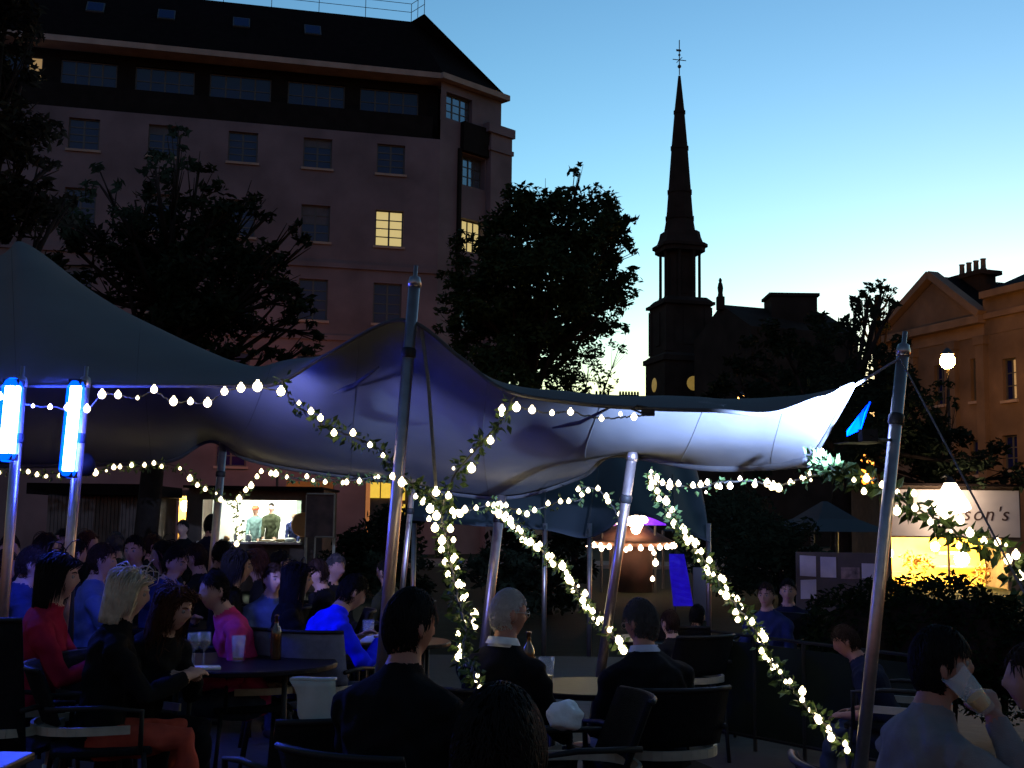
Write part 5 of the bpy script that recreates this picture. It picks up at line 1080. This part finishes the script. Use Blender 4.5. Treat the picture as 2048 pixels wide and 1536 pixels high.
person('person with long dark hair beside the pale blue shirt', 598, 1126, 8.6, -75, black, black, 'dark', 'long', 6, hy=-6, voxel=.011, nh=300, face=True)
person('person in navy top near the edge pole under the blue lights', 20, 1070, 10.6, -150, navy, black, 'brown', 'short', 4, voxel=.014, nh=150)
person('person in dark top seated between the two garland lines', 1340, 1220, 8.6, 30, dgrey, black, 'brown', 'short', 8, voxel=.012, nh=150)
person('person in blue top seated before the hedge, fairer of two', 1532, 1166, 10.2, 150, mblue, jeans, 'brown', 'short', 6, voxel=.012, nh=180, face=True)
person('person in dark top seated close beside the fairer one before the hedge', 1576, 1158, 10.6, 165, navy, jeans, 'dark', 'short', 6, voxel=.012, nh=180, face=True)
person('person in dark green top behind the white haired one', 1395, 1235, 9.4, -30, olive, black, 'dark', 'short', 6, voxel=.013, nh=150)
for (px, py, dd, yw, tp_, hr, st, lab) in ((95, 1066, 11.8, -70, dgrey, 'brown', 'bob', 'person with brown bobbed hair far behind the red top'), (128, 1058, 13.2, 150, navy, 'dark', 'short', 'person in navy facing out beside the narrow blue light pole'), (178, 1062, 12.4, -100, black, 'auburn', 'bob', 'person with auburn bob beyond the light blue collar'), (232, 1064, 12.8, 40, olive, 'grey', 'short', 'grey haired person in olive far behind the blond bob'), (306, 1066, 12.2, -60, dgrey, 'brown', 'short', 'brown haired person in grey beside the one facing the camera'), (326, 1082, 10.8, 120, navy, 'dark', 'long', 'person with long dark hair before the yellow doorway'), (394, 1086, 10.6, 70, dgrey, 'brown', 'short', 'brown haired person in grey behind the hot pink top'), (446, 1080, 11.4, -30, black, 'dark', 'short', 'person in black far behind the thin back pole'),
    (512, 1098, 10.6, 95, dgrey, 'auburn', 'bob', 'person with auburn bob facing the dark coat'), (560, 1100, 11.2, -50, navy, 'dark', 'short', 'dark haired person in navy under the round orange sign'), (636, 1118, 10.2, 100, black, 'brown', 'short', 'brown haired person in black behind the vivid blue top'), (672, 1108, 11.0, -120, dgrey, 'grey', 'short', 'grey haired person before the framed poster'), (10, 1100, 9.2, -80, navy, 'brown', 'bob', 'person with brown bob cut off by the edge under the blue lights'), (770, 1120, 11.6, 60, olive, 'dark', 'short', 'person in olive just behind the middle pole')):
    person(lab, px, py, dd, yw, tp_, black, hr, st, 8, voxel=.016, nh=90, hp=-4)
# stall staff
for (px, py, dd, tp_, hr, lab, kw) in ((543, 1006, 29.2, olive, 'dark', 'stall worker in dark green top at the middle of the hatch', {}), (588, 1024, 29.0, mblue, 'blond', 'stall worker in blue top at the bright end of the hatch', {}), (511, 1012, 29.4, teal, 'auburn', 'stall worker in pale teal top and red cap', {})):
    o, hc, Rh, s = person(lab, px, py, dd, 175, tp_, black, hr, 'short', 6, seated=False, voxel=.018, nh=120, floor=.36, group='food stall staff', **kw)
    if 'cap' in lab:
        mb = MB(); mb.lathe(hc + V((0, 0, .03)), [(.105, 0), (.105, .05), (.07, .1), (.01, .11)], 14); mb.box(-.07, .07, hc.y + .06, hc.y + .19, hc.z + .03, hc.z + .045); link('cap', mb.mesh('cap', cloth('redcap', (.5, .06, .03)), True), o)

# --- tables and things on them
table(-1.55, 7.35, .55, 'round dark table with wine glasses under the red, blond and auburn guests')
table(-2.4, 4.15, .55, 'dark table catching blue light at the bottom corner', sq=(.75, .3))
table(.42, 6.45, .36, 'small round dark table between the two black jackets')
table(-.8, 8.75, .4, 'dark table in front of the vivid blue top')
table(2.05, 3.9, .38, 'dark table beside the drinker in grey')
table(-2.6, 9.8, .5, 'dark table among the crowd under the blue lights')
table(1.2, 9.2, .45, 'dark table between the garland lines')
def on_table(px, y, z=.741):
    return (X(px, y), y, z)
glass(on_table(398, 7.0), 'wine glass nearest the auburn curls', 'wine'); glass(on_table(418, 7.05), 'wine glass beside the one near the auburn curls', 'wine')
glass(on_table(272, 7.1), 'tall blue lit tumbler in front of the blond bobbed hair', fill=.3, liquid=mat('blue_drink', (.1, .15, .6), .2, 0)); glass(on_table(486, 7.3), 'empty looking pint glass at the end of the wine table', fill=.1)
glass(on_table(1096, 6.35), 'pint glass a third full between the two black jackets', fill=.36)
glass(on_table(742, 8.6), 'pint glass near the vivid blue top', fill=.4); glass(on_table(312, 7.6), 'wine glass standing behind the auburn curls', 'wine')
pg = P(1974, 1420, 3.8); glass(tuple(pg), 'pint glass tilted at the lips of the drinker in grey', fill=.3, tilt=(0, R(-42), 0))
mb = MB(); mb.obox((X(425, 6.95), 6.95, .748), (.07, .02, 0), (-.015, .05, 0), (0, 0, .006)); tag(mb.build('napkin', M_white), 'folded white napkin by the wine glasses', 'napkin')
mb = MB(); q = V((X(735, 8.5), 8.5, .75)); mb.add([q + V((-.1, -.1, 0)), q + V((.1, -.1, .01)), q + V((.16, .1, .05)), q + V((-.04, .1, .035))], [(0, 1, 2, 3)]); o = mb.build('menu_card', M_white); s_ = o.modifiers.new('s', 'SOLIDIFY'); s_.thickness = .003; tag(o, 'white menu card lying open beside the vivid blue top', 'menu')
for (px, yy, lab, col) in ((330, 7.25, 'dark wine bottle on the round table behind the auburn curls', (.01, .02, .01)), (560, 7.45, 'brown beer bottle at the far rim of the wine table', (.05, .02, .006)), (1060, 6.5, 'brown beer bottle beside the white haired one', (.05, .02, .006))):
    mb = MB(); mb.lathe((X(px, yy), yy, .741), [(.001, 0), (.031, 0), (.033, .01), (.033, .15), (.028, .18), (.013, .205), (.0115, .25), (.014, .252), (.014, .262), (.001, .262)], 14, cap=False); tag(mb.build('bottle', mat('bottle_%d' % px, col, .15, 0, spec=.6), None, True), lab, 'bottle', 'bottles on the tables')
# loose chairs in front
chair(X(30, 6.2), 6.2, -8, 'tall black backed chair at the bottom corner of the picture', 'high'); chair(X(652, 7.8), 7.85, -12, 'blue lit grey sling chair nearest the middle pole', 'sling'); chair(X(620, 4.8), 4.9, 30, 'chair with a pale cloth hung over its back')
# pale cloth hung over a chair, and a crumpled one
mb = MB(); n = 10; vs = []; c = P(622, 1430, 4.75)
for j in range(n + 1):
    for i in range(6):
        t = j / n; a = i / 5; w = lerp(.085, .045, t ** 2) ; vs.append(c + V((lerp(lerp(-.085, .035, t ** 1.2) + .012 * sin(t * 9), .085 + .01 * t, a), .012 * sin(a * 7 + t * 4) - .02 * t, lerp(.125, -.13 + .04 * a, t))))
mb.add(vs, [(j * 6 + i, j * 6 + i + 1, (j + 1) * 6 + i + 1, (j + 1) * 6 + i) for j in range(n) for i in range(5)])
mb.add([v + V((0, .06, 0)) if k < 6 else v for k, v in enumerate(vs[:6])] + vs[:6], [(0, 1, 7, 6), (1, 2, 8, 7), (2, 3, 9, 8), (3, 4, 10, 9), (4, 5, 11, 10)])
o = mb.build('draped_cloth', mat('pale_towel', (.34, .36, .33), .95, .15, 10), None, True); s_ = o.modifiers.new('s', 'SOLIDIFY'); s_.thickness = .008; tag(o, 'pale cloth hanging over a chair back beside the black jacket', 'cloth')
mb = MB(); c = P(1130, 1432, 5.2); mb.ell(c, .075, .06, .06, 20, 14)
mb.v = [tuple(V(v) + (V(v) - c).normalized() * .018 * noise.noise(V(v) * 26)) for v in mb.v]; tag(mb.build('crumpled_bag', M_white, None, True), 'crumpled white paper bag resting by the grey haired one\'s chair', 'bag')
chair(X(1130, 5.35), 5.3, 100, 'dark chair holding the crumpled white bag')
for k in ('low', 'high', 'sling'):
    if k not in USED: 
        for ch_ in list(PROTO[k].children): bpy.data.objects.remove(ch_)
        bpy.data.objects.remove(PROTO[k])
